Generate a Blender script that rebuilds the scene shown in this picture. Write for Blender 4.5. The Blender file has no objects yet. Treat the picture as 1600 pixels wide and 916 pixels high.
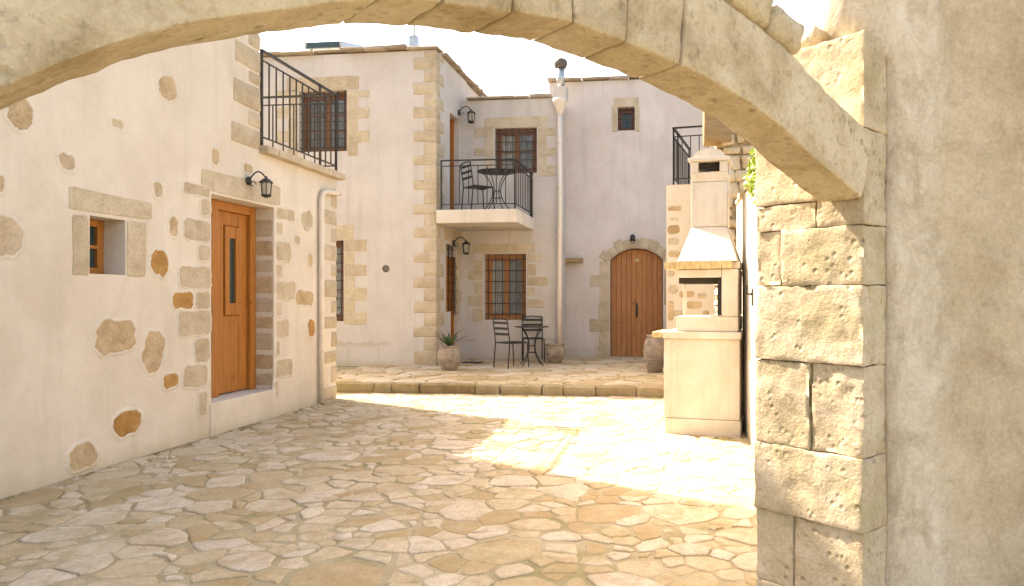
import bpy, bmesh, math, random
from mathutils import Vector, Matrix, noise
from math import radians, sin, cos, pi, atan2, sqrt
random.seed(7)
scene = bpy.context.scene
# ------------------------------------------------------------------ camera, sky, sun, exposure
EYE = 1.40
F = 1150.0            # focal length in pixels of the 1600 px wide photograph
PX, PY = 903.0, 465.0  # principal point / horizon in the photograph
YAW = radians(7.3)
CS, SN = cos(YAW), sin(YAW)
cam_data = bpy.data.cameras.new('camera')
cam = bpy.data.objects.new('camera', cam_data)
scene.collection.objects.link(cam)
cam.location = (0, 0, EYE)
cam.rotation_euler = (radians(90), 0, YAW)
cam_data.sensor_width = 36.0
cam_data.lens = F / 1600 * 36.0
cam_data.shift_x = (800 - PX) / 1600
cam_data.shift_y = (PY - 458) / 1600
cam_data.clip_start = 0.05
cam_data.clip_end = 2000
scene.camera = cam

SUN_AZ = Vector((-0.872, 0.480, 0)).normalized()   # horizontal direction towards the sun
SUN_EL = radians(45.3)
world = bpy.data.worlds.new('World')
scene.world = world
world.use_nodes = True
wn = world.node_tree.nodes
sky = wn.new('ShaderNodeTexSky')
sky.sky_type = 'NISHITA'
sky.sun_disc = False
sky.sun_elevation = SUN_EL
sky.sun_rotation = atan2(SUN_AZ.x, SUN_AZ.y)
sky.air_density = 1.0
sky.dust_density = 4.0
sky.ozone_density = 0.6
bg = wn['Background']
bg.inputs['Strength'].default_value = 0.15
world.node_tree.links.new(sky.outputs[0], bg.inputs['Color'])

sun_d = bpy.data.lights.new('sun', 'SUN')
sun_d.energy = 4.2
sun_d.angle = radians(0.55)
sun_d.color = (1.0, 0.97, 0.93)
sun = bpy.data.objects.new('sun', sun_d)
scene.collection.objects.link(sun)
tosun = Vector((SUN_AZ.x * cos(SUN_EL), SUN_AZ.y * cos(SUN_EL), sin(SUN_EL)))
sun.rotation_euler = tosun.to_track_quat('Z', 'Y').to_euler()
sun.location = tosun * 40

vs = scene.view_settings
vs.view_transform = 'Standard'
vs.look = 'None'
vs.gamma = 1.0
vs.exposure = 1.98
vs.use_curve_mapping = False
try:
    vs.use_white_balance = True
    vs.white_balance_temperature = 8300
    vs.white_balance_tint = 12
except Exception:
    pass
scene.cycles.max_bounces = 8
scene.cycles.diffuse_bounces = 5
scene.cycles.caustics_reflective = False
scene.cycles.caustics_refractive = False

# ------------------------------------------------------------------ measuring helpers
VD = Vector((-SN, CS, 0)); RD = Vector((CS, SN, 0)); UP = Vector((0, 0, 1))
CAMP = Vector((0, 0, EYE))
def ray(px, py):
    return VD + RD * ((px - PX) / F) + UP * ((PY - py) / F)
def onX(px, py, X):
    d = ray(px, py); return CAMP + d * (X / d.x)
def onY(px, py, Y):
    d = ray(px, py); return CAMP + d * (Y / d.y)
def onZ(px, py, Z):
    d = ray(px, py); return CAMP + d * ((Z - EYE) / d.z)
def at(px, py, depth):
    return CAMP + ray(px, py) * depth
def camxy(x, z):
    """camera-plan coordinates (right, forward) to world ground coordinates"""
    return Vector((x * CS - z * SN, x * SN + z * CS, 0))

# ------------------------------------------------------------------ materials
def new_mat(name):
    m = bpy.data.materials.new(name); m.use_nodes = True
    nt = m.node_tree; b = nt.nodes['Principled BSDF']
    return m, nt, b
def N(nt, t, **kw):
    n = nt.nodes.new(t)
    for k, v in kw.items():
        setattr(n, k, v)
    return n
def noise_node(nt, vec, scale, detail=5, rough=0.6, dist=0.0):
    n = N(nt, 'ShaderNodeTexNoise'); n.inputs['Scale'].default_value = scale
    n.inputs['Detail'].default_value = detail; n.inputs['Roughness'].default_value = rough
    n.inputs['Distortion'].default_value = dist
    nt.links.new(vec, n.inputs['Vector']); return n.outputs['Fac']
def ramp(nt, fac, stops):
    r = N(nt, 'ShaderNodeValToRGB'); e = r.color_ramp.elements
    while len(e) < len(stops): e.new(0.5)
    for i, (p, c) in enumerate(stops):
        e[i].position = p; e[i].color = (c[0], c[1], c[2], 1) if len(c) == 3 else c
    nt.links.new(fac, r.inputs['Fac']); return r.outputs['Color']
def g(v): return (v, v, v)
def mix(nt, fac, a, b, mode='MIX'):
    n = N(nt, 'ShaderNodeMix', data_type='RGBA', blend_type=mode)
    for sock, val in ((n.inputs[0], fac), (n.inputs[6], a), (n.inputs[7], b)):
        if isinstance(val, bpy.types.NodeSocket): nt.links.new(val, sock)
        elif isinstance(val, (int, float)): sock.default_value = val
        else: sock.default_value = (val[0], val[1], val[2], 1)
    return n.outputs[2]
def math_n(nt, op, a, b=None):
    n = N(nt, 'ShaderNodeMath', operation=op)
    for i, v in enumerate((a, b)):
        if v is None: continue
        if isinstance(v, bpy.types.NodeSocket): nt.links.new(v, n.inputs[i])
        else: n.inputs[i].default_value = v
    return n.outputs[0]
def bump(nt, b, h, strength, dist, prev=None):
    n = N(nt, 'ShaderNodeBump'); n.inputs['Strength'].default_value = strength
    n.inputs['Distance'].default_value = dist
    nt.links.new(h, n.inputs['Height'])
    if prev is not None: nt.links.new(prev, n.inputs['Normal'])
    nt.links.new(n.outputs[0], b.inputs['Normal']); return n.outputs[0]
def pos(nt, scale=(1, 1, 1)):
    geo = N(nt, 'ShaderNodeNewGeometry')
    mp = N(nt, 'ShaderNodeMapping'); mp.inputs['Scale'].default_value = scale
    nt.links.new(geo.outputs['Position'], mp.inputs['Vector']); return mp.outputs[0]
def objc(nt, scale=(1, 1, 1)):
    t = N(nt, 'ShaderNodeTexCoord')
    mp = N(nt, 'ShaderNodeMapping'); mp.inputs['Scale'].default_value = scale
    nt.links.new(t.outputs['Object'], mp.inputs['Vector']); return mp.outputs[0]

def mat_plaster(name, base, dark, stain=None, sc=1.0, rough_bump=0.25, streaks=0.25):
    m, nt, b = new_mat(name)
    p = pos(nt)
    n1 = noise_node(nt, p, 1.3 * sc, 6, 0.65, 0.3)
    c = ramp(nt, n1, [(0.36, dark), (0.62, base)])
    ps = pos(nt, (3.0, 3.0, 0.25))
    n2 = noise_node(nt, ps, 2.2 * sc, 4, 0.6)
    sfac = math_n(nt, 'MULTIPLY', ramp(nt, n2, [(0.52, g(0)), (0.75, g(1))]), streaks)
    c = mix(nt, sfac, c, [v * 0.72 for v in dark])
    n4 = noise_node(nt, p, 26, 3, 0.6)
    c = mix(nt, math_n(nt, 'MULTIPLY', ramp(nt, n4, [(0.60, g(0)), (0.72, g(1))]), 0.22), c, [v * 0.7 for v in dark])
    if stain:
        n5 = noise_node(nt, p, 0.9, 7, 0.7, 0.8)
        c = mix(nt, math_n(nt, 'MULTIPLY', ramp(nt, n5, [(0.50, g(0)), (0.66, g(1))]), 0.8), c, stain)
    nt.links.new(c, b.inputs['Base Color'])
    b.inputs['Roughness'].default_value = 0.92
    b.inputs['Specular IOR Level'].default_value = 0.15
    n3 = noise_node(nt, p, 9, 8, 0.6)
    x = bump(nt, b, n3, rough_bump, 0.03)
    n6 = noise_node(nt, p, 2.0, 3, 0.5)
    bump(nt, b, n6, 0.25, 0.04, x)
    return m

def mat_stone(name, light, mid, dark, pits=0.5, sc=1.0, attr=False, spread=0.35, moss=None, bumpd=0.012, greys=None):
    m, nt, b = new_mat(name)
    p = pos(nt)
    if attr:
        a = N(nt, 'ShaderNodeAttribute'); a.attribute_name = 'tone'
        rnd = a.outputs['Fac']
    else:
        rnd = N(nt, 'ShaderNodeObjectInfo').outputs['Random']
    n1 = noise_node(nt, p, 5 * sc, 7, 0.65, 0.4)
    c = ramp(nt, n1, [(0.30, dark), (0.50, mid), (0.68, light)])
    c2 = ramp(nt, rnd, [(0.0, greys or light), (0.35, light), (0.7, mid), (1.0, dark)])
    c = mix(nt, spread, c, c2)
    n2 = noise_node(nt, p, 38 * sc, 4, 0.7)
    c = mix(nt, math_n(nt, 'MULTIPLY', ramp(nt, n2, [(0.56, g(0)), (0.70, g(1))]), 0.45), c, [v * 0.55 for v in dark])
    nfine = noise_node(nt, p, 70, 5, 0.8)
    c = mix(nt, 0.5, c, ramp(nt, nfine, [(0.30, g(0.30)), (0.50, g(0.5)), (0.70, g(0.68))]), 'OVERLAY')
    if attr:
        n7 = noise_node(nt, p, 2.6, 6, 0.7, 0.6)
        c = mix(nt, math_n(nt, 'MULTIPLY', ramp(nt, n7, [(0.50, g(0)), (0.66, g(1))]), 0.55), c, [dark[0]*1.0, dark[1]*0.98, dark[2]*0.95])
        n8 = noise_node(nt, p, 11, 5, 0.7, 0.8)
        c = mix(nt, math_n(nt, 'MULTIPLY', ramp(nt, n8, [(0.46, g(0)), (0.64, g(1))]), 0.5), c, [v*0.8 for v in mid])
    if moss:
        n3 = noise_node(nt, p, 1.6, 6, 0.7, 0.5)
        c = mix(nt, math_n(nt, 'MULTIPLY', ramp(nt, n3, [(0.54, g(0)), (0.66, g(1))]), 0.5), c, moss)
    nt.links.new(c, b.inputs['Base Color'])
    b.inputs['Roughness'].default_value = 0.88
    b.inputs['Specular IOR Level'].default_value = 0.2
    nb = noise_node(nt, p, 14 * sc, 9, 0.7)
    x = bump(nt, b, nb, 0.7, bumpd)
    if pits:
        vo = N(nt, 'ShaderNodeTexVoronoi'); vo.inputs['Scale'].default_value = 24 * sc; nt.links.new(p, vo.inputs['Vector'])
        pit = ramp(nt, vo.outputs['Distance'], [(0.05, g(0)), (0.30, g(1))])
        gate = ramp(nt, noise_node(nt, p, 7 * sc, 3, 0.6), [(0.46 if pits > 0.6 else 0.52, g(0)), (0.60, g(1))])
        pit2 = mix(nt, gate, (1, 1, 1), pit)
        x = bump(nt, b, pit2, pits * 0.8, 0.012, x)
        c3 = mix(nt, math_n(nt, 'MULTIPLY', math_n(nt, 'SUBTRACT', 1.0, pit2), 0.5 * pits), c, [v * 0.45 for v in dark])
        nt.links.new(c3, b.inputs['Base Color'])
        nf = noise_node(nt, p, 85 * sc, 3, 0.6)
        bump(nt, b, nf, 0.35, 0.006, x)
    return m

def mat_wood(name, light, dark, axis='Z', sc=1.0, rough=0.45):
    m, nt, b = new_mat(name)
    s = {'Z': (14, 14, 0.9), 'X': (0.9, 14, 14), 'Y': (14, 0.9, 14)}[axis]
    p = pos(nt, s)
    n1 = noise_node(nt, p, 2.2 * sc, 6, 0.65, 1.2)
    c = ramp(nt, n1, [(0.33, dark), (0.62, light)])
    n2 = noise_node(nt, pos(nt), 7, 2, 0.4)
    c = mix(nt, math_n(nt, 'MULTIPLY', ramp(nt, n2, [(0.66, g(0)), (0.72, g(1))]), 0.5), c, [v * 0.5 for v in dark])
    rnd = N(nt, 'ShaderNodeObjectInfo').outputs['Random']
    c = mix(nt, math_n(nt, 'MULTIPLY', rnd, 0.3), c, dark)
    nt.links.new(c, b.inputs['Base Color'])
    b.inputs['Roughness'].default_value = rough
    bump(nt, b, n1, 0.25, 0.004)
    return m
def mat_plain(name, col, rough=0.5, metal=0.0, var=0.15, sc=12, bmp=0.1):
    m, nt, b = new_mat(name)
    p = pos(nt); n1 = noise_node(nt, p, sc, 4, 0.6)
    c = ramp(nt, n1, [(0.3, [v * (1 - var) for v in col]), (0.7, [min(1, v * (1 + var)) for v in col])])
    nt.links.new(c, b.inputs['Base Color'])
    b.inputs['Roughness'].default_value = rough; b.inputs['Metallic'].default_value = metal
    bump(nt, b, n1, bmp, 0.005)
    return m

M = {}
M['white'] = mat_plaster('white_plaster', (0.655, 0.60, 0.525), (0.57, 0.51, 0.43))
M['pinkwhite'] = mat_plaster('pinkish_plaster', (0.555, 0.52, 0.495), (0.49, 0.45, 0.42), streaks=0.4)
M['farwhite'] = mat_plaster('far_pinkish_plaster', (0.62, 0.57, 0.545), (0.55, 0.495, 0.465), streaks=0.4)
M['oldplaster_base'] = mat_plaster('old_plaster', (0.62, 0.515, 0.385), (0.47, 0.375, 0.26), stain=(0.37, 0.28, 0.18), sc=2.2, rough_bump=0.5, streaks=0.04)
M['cement'] = mat_plaster('cement_smear', (0.66, 0.59, 0.50), (0.54, 0.465, 0.375), sc=2.0, rough_bump=0.5)
M['bbqwhite'] = mat_plaster('barbecue_render', (0.66, 0.605, 0.53), (0.58, 0.515, 0.43), sc=2.5, streaks=0.35)
def low_stain(m, zc, col):
    nt = m.node_tree; b = nt.nodes['Principled BSDF']; old = b.inputs['Base Color'].links[0].from_socket
    sp = N(nt, 'ShaderNodeSeparateXYZ'); nt.links.new(N(nt, 'ShaderNodeNewGeometry').outputs['Position'], sp.inputs[0])
    n1 = noise_node(nt, pos(nt), 2.4, 7, 0.7, 0.4)
    z = math_n(nt, 'ADD', sp.outputs['Z'], math_n(nt, 'MULTIPLY', math_n(nt, 'SUBTRACT', n1, 0.5), 0.35))
    band = ramp(nt, z, [(zc-0.09, g(0)), (zc, g(1)), (zc+0.035, g(0))])
    gate = ramp(nt, noise_node(nt, pos(nt), 1.1, 4, 0.6), [(0.45, g(0)), (0.58, g(1))])
    c = mix(nt, math_n(nt, 'MULTIPLY', mix(nt, gate, (0, 0, 0), band), 0.6), old, col)
    foot = ramp(nt, z, [(ZTM, g(1)), (ZTM+0.16, g(0))])
    c = mix(nt, math_n(nt, 'MULTIPLY', foot, 0.5), c, (0.42, 0.37, 0.24))
    nt.links.new(c, b.inputs['Base Color'])
ZTM = 0.12
low_stain(M['pinkwhite'], 0.56, (0.40, 0.32, 0.22)); low_stain(M['farwhite'], 0.30, (0.42, 0.34, 0.24))
ZTM = 0.0
low_stain(M['white'], -0.5, (0.42, 0.33, 0.22))
M['quoin'] = mat_stone('trim_limestone', (0.56, 0.48, 0.37), (0.46, 0.385, 0.28), (0.36, 0.285, 0.195), pits=0.25, spread=0.3)
M['wallstone'] = mat_stone('wall_stone', (0.57, 0.46, 0.32), (0.46, 0.345, 0.21), (0.31, 0.21, 0.115), pits=0.5, spread=0.25, bumpd=0.02)
M['ochre'] = mat_stone('ochre_stone', (0.50, 0.33, 0.15), (0.40, 0.22, 0.07), (0.27, 0.14, 0.05), pits=0.4, spread=0.2)
M['greystone'] = mat_stone('grey_stone', (0.58, 0.49, 0.38), (0.48, 0.39, 0.28), (0.35, 0.27, 0.18), pits=0.4, spread=0.25)
M['arch'] = mat_stone('arch_limestone', (0.74, 0.64, 0.485), (0.62, 0.505, 0.35), (0.37, 0.265, 0.145), pits=0.9, spread=0.15, sc=0.8, bumpd=0.016)
M['pier'] = mat_stone('pier_limestone', (0.70, 0.60, 0.465), (0.60, 0.495, 0.355), (0.42, 0.325, 0.20), pits=0.9, spread=0.15, sc=1.0, moss=(0.46, 0.40, 0.21), bumpd=0.016)
M['rubble'] = mat_stone('rubble_stone', (0.66, 0.57, 0.43), (0.55, 0.44, 0.28), (0.40, 0.29, 0.15), pits=0.7, spread=0.4)
M['flag'] = mat_stone('flagstone', (0.62, 0.53, 0.405), (0.48, 0.375, 0.235), (0.36, 0.245, 0.115), pits=0.35, sc=0.9, attr=True, spread=0.60, moss=(0.32, 0.265, 0.12), bumpd=0.014, greys=(0.66, 0.585, 0.51))
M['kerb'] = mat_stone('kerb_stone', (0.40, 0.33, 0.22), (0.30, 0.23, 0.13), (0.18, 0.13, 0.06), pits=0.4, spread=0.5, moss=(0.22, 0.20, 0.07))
M['slate'] = mat_stone('roof_slab', (0.42, 0.36, 0.29), (0.32, 0.26, 0.20), (0.22, 0.17, 0.12), pits=0.3, spread=0.4)
M['doorwood'] = mat_wood('varnished_pine', (0.43, 0.175, 0.038), (0.29, 0.10, 0.016))
M['archdoor'] = mat_wood('red_brown_boards', (0.47, 0.205, 0.068), (0.29, 0.108, 0.032), rough=0.55)
M['winwood'] = mat_wood('window_wood', (0.24, 0.095, 0.035), (0.14, 0.05, 0.018))
M['beam'] = mat_wood('weathered_timber', (0.36, 0.25, 0.13), (0.24, 0.155, 0.075), 'X', rough=0.8)
M['iron'] = mat_plain('black_iron', (0.030, 0.028, 0.027), 0.5, 0.4)
M['terracotta'] = mat_plain('aged_terracotta', (0.31, 0.25, 0.195), 0.85, var=0.35, sc=9, bmp=0.4)
M['soil'] = mat_plain('potting_soil', (0.06, 0.045, 0.03), 0.95)
M['pipe'] = mat_plain('cream_drainpipe', (0.68, 0.60, 0.51), 0.5, var=0.06)
M['zinc'] = mat_plain('zinc_flue', (0.42, 0.45, 0.48), 0.35, 0.8)
M['darkmetal'] = mat_plain('dark_cowl', (0.12, 0.11, 0.10), 0.5, 0.5)
M['panelglass'] = mat_plain('solar_glass', (0.025, 0.05, 0.055), 0.15)
M['ochretile'] = mat_plain('ochre_brick', (0.55, 0.41, 0.22), 0.8, var=0.25, sc=20)
M['curtain'] = mat_plain('pale_curtain', (0.55, 0.54, 0.50), 0.9)
M['dark'] = mat_plain('dark_opening', (0.03, 0.025, 0.02), 0.9)
M['rubber'] = mat_plain('dark_doormat', (0.05, 0.045, 0.04), 0.95)
M['mortar'] = None
def mat_glass():
    m, nt, b = new_mat('window_glass')
    b.inputs['Base Color'].default_value = (0.60, 0.66, 0.70, 1)
    b.inputs['Roughness'].default_value = 0.04
    b.inputs['Transmission Weight'].default_value = 0.75
    b.inputs['IOR'].default_value = 1.45
    return m
M['glass'] = mat_glass()
def mat_lampglass():
    m, nt, b = new_mat('lamp_glass')
    b.inputs['Base Color'].default_value = (0.75, 0.72, 0.62, 1)
    b.inputs['Roughness'].default_value = 0.25
    b.inputs['Transmission Weight'].default_value = 0.7
    return m
M['lampglass'] = mat_lampglass()
def mat_leaf(name, a, bcol):
    m, nt, b = new_mat(name)
    n1 = noise_node(nt, pos(nt), 18, 3)
    c = ramp(nt, n1, [(0.35, a), (0.65, bcol)])
    nt.links.new(c, b.inputs['Base Color']); b.inputs['Roughness'].default_value = 0.5
    b.inputs['Subsurface Weight'].default_value = 0.0
    tr = N(nt, 'ShaderNodeBsdfTranslucent'); nt.links.new(c, tr.inputs['Color'])
    mx = N(nt, 'ShaderNodeMixShader'); mx.inputs[0].default_value = 0.35
    nt.links.new(b.outputs[0], mx.inputs[1]); nt.links.new(tr.outputs[0], mx.inputs[2])
    nt.links.new(mx.outputs[0], nt.nodes['Material Output'].inputs['Surface'])
    return m
M['palmleaf'] = mat_leaf('agave_leaf', (0.05, 0.08, 0.025), (0.09, 0.13, 0.045))
M['vine'] = mat_leaf('creeper_leaf', (0.14, 0.22, 0.02), (0.24, 0.33, 0.04))
M['moss'] = mat_leaf('moss', (0.17, 0.16, 0.045), (0.26, 0.24, 0.08))
def mat_mortar():
    m, nt, b = new_mat('mossy_mortar')
    p = pos(nt)
    n1 = noise_node(nt, p, 1.1, 7, 0.7, 0.5)
    c = ramp(nt, n1, [(0.38, (0.49, 0.41, 0.28)), (0.49, (0.42, 0.35, 0.22)), (0.58, (0.31, 0.27, 0.13)), (0.70, (0.18, 0.175, 0.065))])
    n2 = noise_node(nt, p, 30, 5, 0.7)
    c = mix(nt, math_n(nt, 'MULTIPLY', n2, 0.4), c, (0.30, 0.24, 0.15))
    nt.links.new(c, b.inputs['Base Color']); b.inputs['Roughness'].default_value = 0.95
    bump(nt, b, n2, 0.8, 0.02)
    return m
M['mortar'] = mat_mortar()
M['earth'] = mat_plain('low_bounce_earth', (0.13, 0.115, 0.07), 0.95, var=0.4, sc=0.8, bmp=0.5)  # dark tone invented for unseen ground, so less light bounces onto the far walls

def add_cement(m, e0, pd):
    """pale band of newer cement along the edge of the old plaster"""
    nt = m.node_tree; b = nt.nodes['Principled BSDF']
    old = b.inputs['Base Color'].links[0].from_socket
    geo = N(nt, 'ShaderNodeNewGeometry')
    sb = N(nt, 'ShaderNodeVectorMath', operation='SUBTRACT'); nt.links.new(geo.outputs['Position'], sb.inputs[0]); sb.inputs[1].default_value = e0
    dt = N(nt, 'ShaderNodeVectorMath', operation='DOT_PRODUCT'); nt.links.new(sb.outputs[0], dt.inputs[0]); dt.inputs[1].default_value = pd
    n1 = noise_node(nt, pos(nt, (1, 1, 0.45)), 3.2, 7, 0.62, 0.3)
    u = math_n(nt, 'ADD', dt.outputs['Value'], math_n(nt, 'MULTIPLY', math_n(nt, 'SUBTRACT', n1, 0.5), 0.42))
    mk = ramp(nt, u, [(0.36, g(1)), (0.43, g(0))])
    n2 = noise_node(nt, pos(nt, (2.2, 2.2, 1.0)), 4.0, 9, 0.75, 0.5)
    cc = ramp(nt, n2, [(0.38, (0.50, 0.425, 0.33)), (0.47, (0.61, 0.53, 0.42)), (0.62, (0.73, 0.655, 0.55))])
    c = mix(nt, math_n(nt, 'MULTIPLY', mk, 0.85), old, cc)
    vo = N(nt, 'ShaderNodeTexVoronoi'); vo.inputs['Scale'].default_value = 42; nt.links.new(pos(nt), vo.inputs['Vector'])
    pit = ramp(nt, vo.outputs['Distance'], [(0.06, g(1)), (0.22, g(0))])
    gate = ramp(nt, noise_node(nt, pos(nt), 5, 4, 0.7), [(0.55, g(0)), (0.68, g(1))])
    c = mix(nt, math_n(nt, 'MULTIPLY', mix(nt, gate, (0, 0, 0), pit), 0.55), c, (0.25, 0.19, 0.13))
    nfine = noise_node(nt, pos(nt), 55, 6, 0.8)
    c = mix(nt, 0.55, c, ramp(nt, nfine, [(0.30, g(0.32)), (0.50, g(0.5)), (0.70, g(0.66))]), 'OVERLAY')
    nmid = noise_node(nt, pos(nt), 8, 8, 0.75, 0.6)
    c = mix(nt, math_n(nt, 'MULTIPLY', ramp(nt, nmid, [(0.50, g(0)), (0.66, g(1))]), 0.5), c, (0.36, 0.275, 0.175))
    nt.links.new(c, b.inputs['Base Color'])
    pv = b.inputs['Normal'].links[0].from_socket
    bump(nt, b, mk, 0.6, 0.02, pv)
    return m

# ------------------------------------------------------------------ mesh helpers
COL = scene.collection
class MB:
    def __init__(s): s.v = []; s.f = []
    def add(s, vs_, fs):
        o = len(s.v); s.v.extend([tuple(q) for q in vs_]); s.f.extend([tuple(i + o for i in f) for f in fs]); return s
    def box(s, a, b):
        x0, y0, z0 = (min(a[i], b[i]) for i in range(3)); x1, y1, z1 = (max(a[i], b[i]) for i in range(3))
        return s.add([(x0,y0,z0),(x1,y0,z0),(x1,y1,z0),(x0,y1,z0),(x0,y0,z1),(x1,y0,z1),(x1,y1,z1),(x0,y1,z1)],
              [(0,3,2,1),(4,5,6,7),(0,1,5,4),(1,2,6,5),(2,3,7,6),(3,0,4,7)])
    def hexa(s, pts):
        return s.add(pts, [(0,3,2,1),(4,5,6,7),(0,1,5,4),(1,2,6,5),(2,3,7,6),(3,0,4,7)])
    def tube(s, pts, r, n=8, caps=True):
        pts = [Vector(p) for p in pts]; rr = r if isinstance(r, (list, tuple)) else [r] * len(pts)
        rings = []; prev = None
        for i, p in enumerate(pts):
            d = (pts[min(i+1, len(pts)-1)] - pts[max(i-1, 0)]).normalized()
            if prev is None:
                a = Vector((0,0,1)) if abs(d.z) < 0.9 else Vector((1,0,0))
                u = d.cross(a).normalized()
            else:
                u = (prev - d * prev.dot(d)).normalized()
            prev = u; w = d.cross(u)
            rings.append([p + (u * cos(2*pi*k/n) + w * sin(2*pi*k/n)) * rr[i] for k in range(n)])
        vs_ = [q for ring in rings for q in ring]; fs = []
        for i in range(len(pts)-1):
            for k in range(n):
                k2 = (k+1) % n
                fs.append((i*n+k, i*n+k2, (i+1)*n+k2, (i+1)*n+k))
        if caps: fs.append(tuple(range(n))[::-1]); fs.append(tuple((len(pts)-1)*n + k for k in range(n)))
        return s.add(vs_, fs)
    def lathe(s, prof, c=(0,0,0), n=24):
        vs_ = []; fs = []
        for r, z in prof:
            for k in range(n):
                a = 2*pi*k/n; vs_.append((c[0] + r*cos(a), c[1] + r*sin(a), c[2] + z))
        for i in range(len(prof)-1):
            for k in range(n):
                k2 = (k+1) % n; fs.append((i*n+k, i*n+k2, (i+1)*n+k2, (i+1)*n+k))
        fs.append(tuple(range(n))[::-1]); fs.append(tuple((len(prof)-1)*n+k for k in range(n)))
        return s.add(vs_, fs)
    def build(s, name, mat, parent=None, bevel=0.0, smooth=False, recalc=True, tone=None):
        me = bpy.data.meshes.new(name); me.from_pydata(s.v, [], s.f)
        bm = bmesh.new(); bm.from_mesh(me)
        if recalc: bmesh.ops.recalc_face_normals(bm, faces=bm.faces)
        if bevel > 0:
            es = [e for e in bm.edges if len(e.link_faces) == 2 and e.calc_face_angle(0) > 0.6]
            bmesh.ops.bevel(bm, geom=es, offset=bevel, segments=2, profile=0.6, affect='EDGES', clamp_overlap=True)
        bm.to_mesh(me); bm.free()
        if smooth:
            me.polygons.foreach_set('use_smooth', [True] * len(me.polygons))
        return link(name, me, mat, parent)
def link(name, me, mat, parent=None):
    o = bpy.data.objects.new(name, me); COL.objects.link(o)
    if mat is not None and not me.materials: me.materials.append(M[mat] if isinstance(mat, str) else mat)
    setp(o, parent); return o
def setp(o, parent):
    if parent is not None:
        o.parent = parent
        o.matrix_parent_inverse = world_of(parent).inverted()
def world_of(o):
    m = o.matrix_basis.copy()
    if o.parent is not None: m = world_of(o.parent) @ o.matrix_parent_inverse @ m
    return m
def thing(name, label, cat, loc=(0,0,0), rotz=0.0, group=None):
    o = bpy.data.objects.new(name, None); COL.objects.link(o)
    o.location = loc; o.rotation_euler = (0,0,rotz); o.empty_display_size = 0.2
    return tag(o, label, cat, group)
def tag(o, label, cat, group=None):
    o['label'] = label; o['category'] = cat
    if group: o['group'] = group
    return o
def local(o, parent):
    """parent a mesh that was modelled in the parent's own coordinates"""
    o.parent = parent; o.matrix_parent_inverse = Matrix.Identity(4); return o

def wall_panel(name, P, u0, u1, z0, z1, holes, th, mat, parent, step=None):
    """solid wall with rectangular openings; P(u,z,d) -> world, d = depth into the wall"""
    us = {u0, u1}; zs = {z0, z1}
    for h in holes: us |= {h[0], h[1]}; zs |= {h[2], h[3]}
    us = sorted(x for x in us if u0 <= x <= u1); zs = sorted(x for x in zs if z0 <= x <= z1)
    def dens(l):
        if not step: return l
        out = [l[0]]
        for a, b in zip(l, l[1:]):
            n = max(1, int((b-a)/step))
            out += [a + (b-a)*k/n for k in range(1, n+1)]
        return out
    us = dens(us); zs = dens(zs)
    idx = {}; v = []; f = []
    def vid(i, j, k):
        key = (i, j, k)
        if key not in idx:
            idx[key] = len(v)
            d = 0.0 if k == 0 else th
            if step and k == 0:
                d += 0.004 * noise.noise(Vector((us[i]*1.3, zs[j]*1.3, 3.1))) + 0.002 * noise.noise(Vector((us[i]*5, zs[j]*5, 9.1)))
            v.append(tuple(P(us[i], zs[j], d)))
        return idx[key]
    def solid(i, j):
        if i < 0 or j < 0 or i >= len(us)-1 or j >= len(zs)-1: return False
        uc = (us[i]+us[i+1])/2; zc = (zs[j]+zs[j+1])/2
        return not any(h[0] < uc < h[1] and h[2] < zc < h[3] for h in holes)
    for i in range(len(us)-1):
        for j in range(len(zs)-1):
            if not solid(i, j): continue
            f.append((vid(i,j,0), vid(i+1,j,0), vid(i+1,j+1,0), vid(i,j+1,0)))
            f.append((vid(i,j,1), vid(i,j+1,1), vid(i+1,j+1,1), vid(i+1,j,1)))
            for di, dj, a, b in ((-1,0,(i,j),(i,j+1)), (1,0,(i+1,j+1),(i+1,j)), (0,-1,(i+1,j),(i,j)), (0,1,(i,j+1),(i+1,j+1))):
                if not solid(i+di, j+dj):
                    f.append((vid(*a,0), vid(*b,0), vid(*b,1), vid(*a,1)))
    mb = MB(); mb.v = v; mb.f = f
    return mb.build(name, mat, parent)

def blob(u0, u1, z0, z1, seed, n=16, sq=4.0, jit=0.06):
    """irregular rounded outline inside a rectangle"""
    rnd = random.Random(seed); cu, cz = (u0+u1)/2, (z0+z1)/2; a, b = (u1-u0)/2, (z1-z0)/2
    out = []
    for k in range(n):
        t = 2*pi*(k + 0.5)/n; c, s_ = cos(t), sin(t)
        r = (abs(c)**sq + abs(s_)**sq) ** (-1/sq)
        r *= 1 + rnd.uniform(-jit, jit)
        out.append((cu + a*r*c, cz + b*r*s_))
    return out
def rectish(u0, u1, z0, z1, seed, cr=0.12, jit=0.02):
    """rectangle with slightly rounded corners and a wavering outline"""
    rnd = random.Random(seed); w, h = u1-u0, z1-z0; r = cr*min(w, h); out = []
    cs = [(u0, z0), (u1, z0), (u1, z1), (u0, z1)]
    for i in range(4):
        a = Vector((*cs[i], 0)); b = Vector((*cs[(i+1) % 4], 0)); l = (b-a).length; d = (b-a)/l
        for k in range(8):
            p = a + d*(r + (l-2*r)*k/7)
            q = Vector((p.x*9 + seed, p.y*9, seed*0.37)); s_ = min(w, h)*jit
            p = p + Vector((-d.y, d.x, 0))*(noise.noise(q)*2.2*s_ + rnd.uniform(-1, 1)*0.45*s_ - 0.5*s_)
            out.append((p.x, p.y))
    return out
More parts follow.
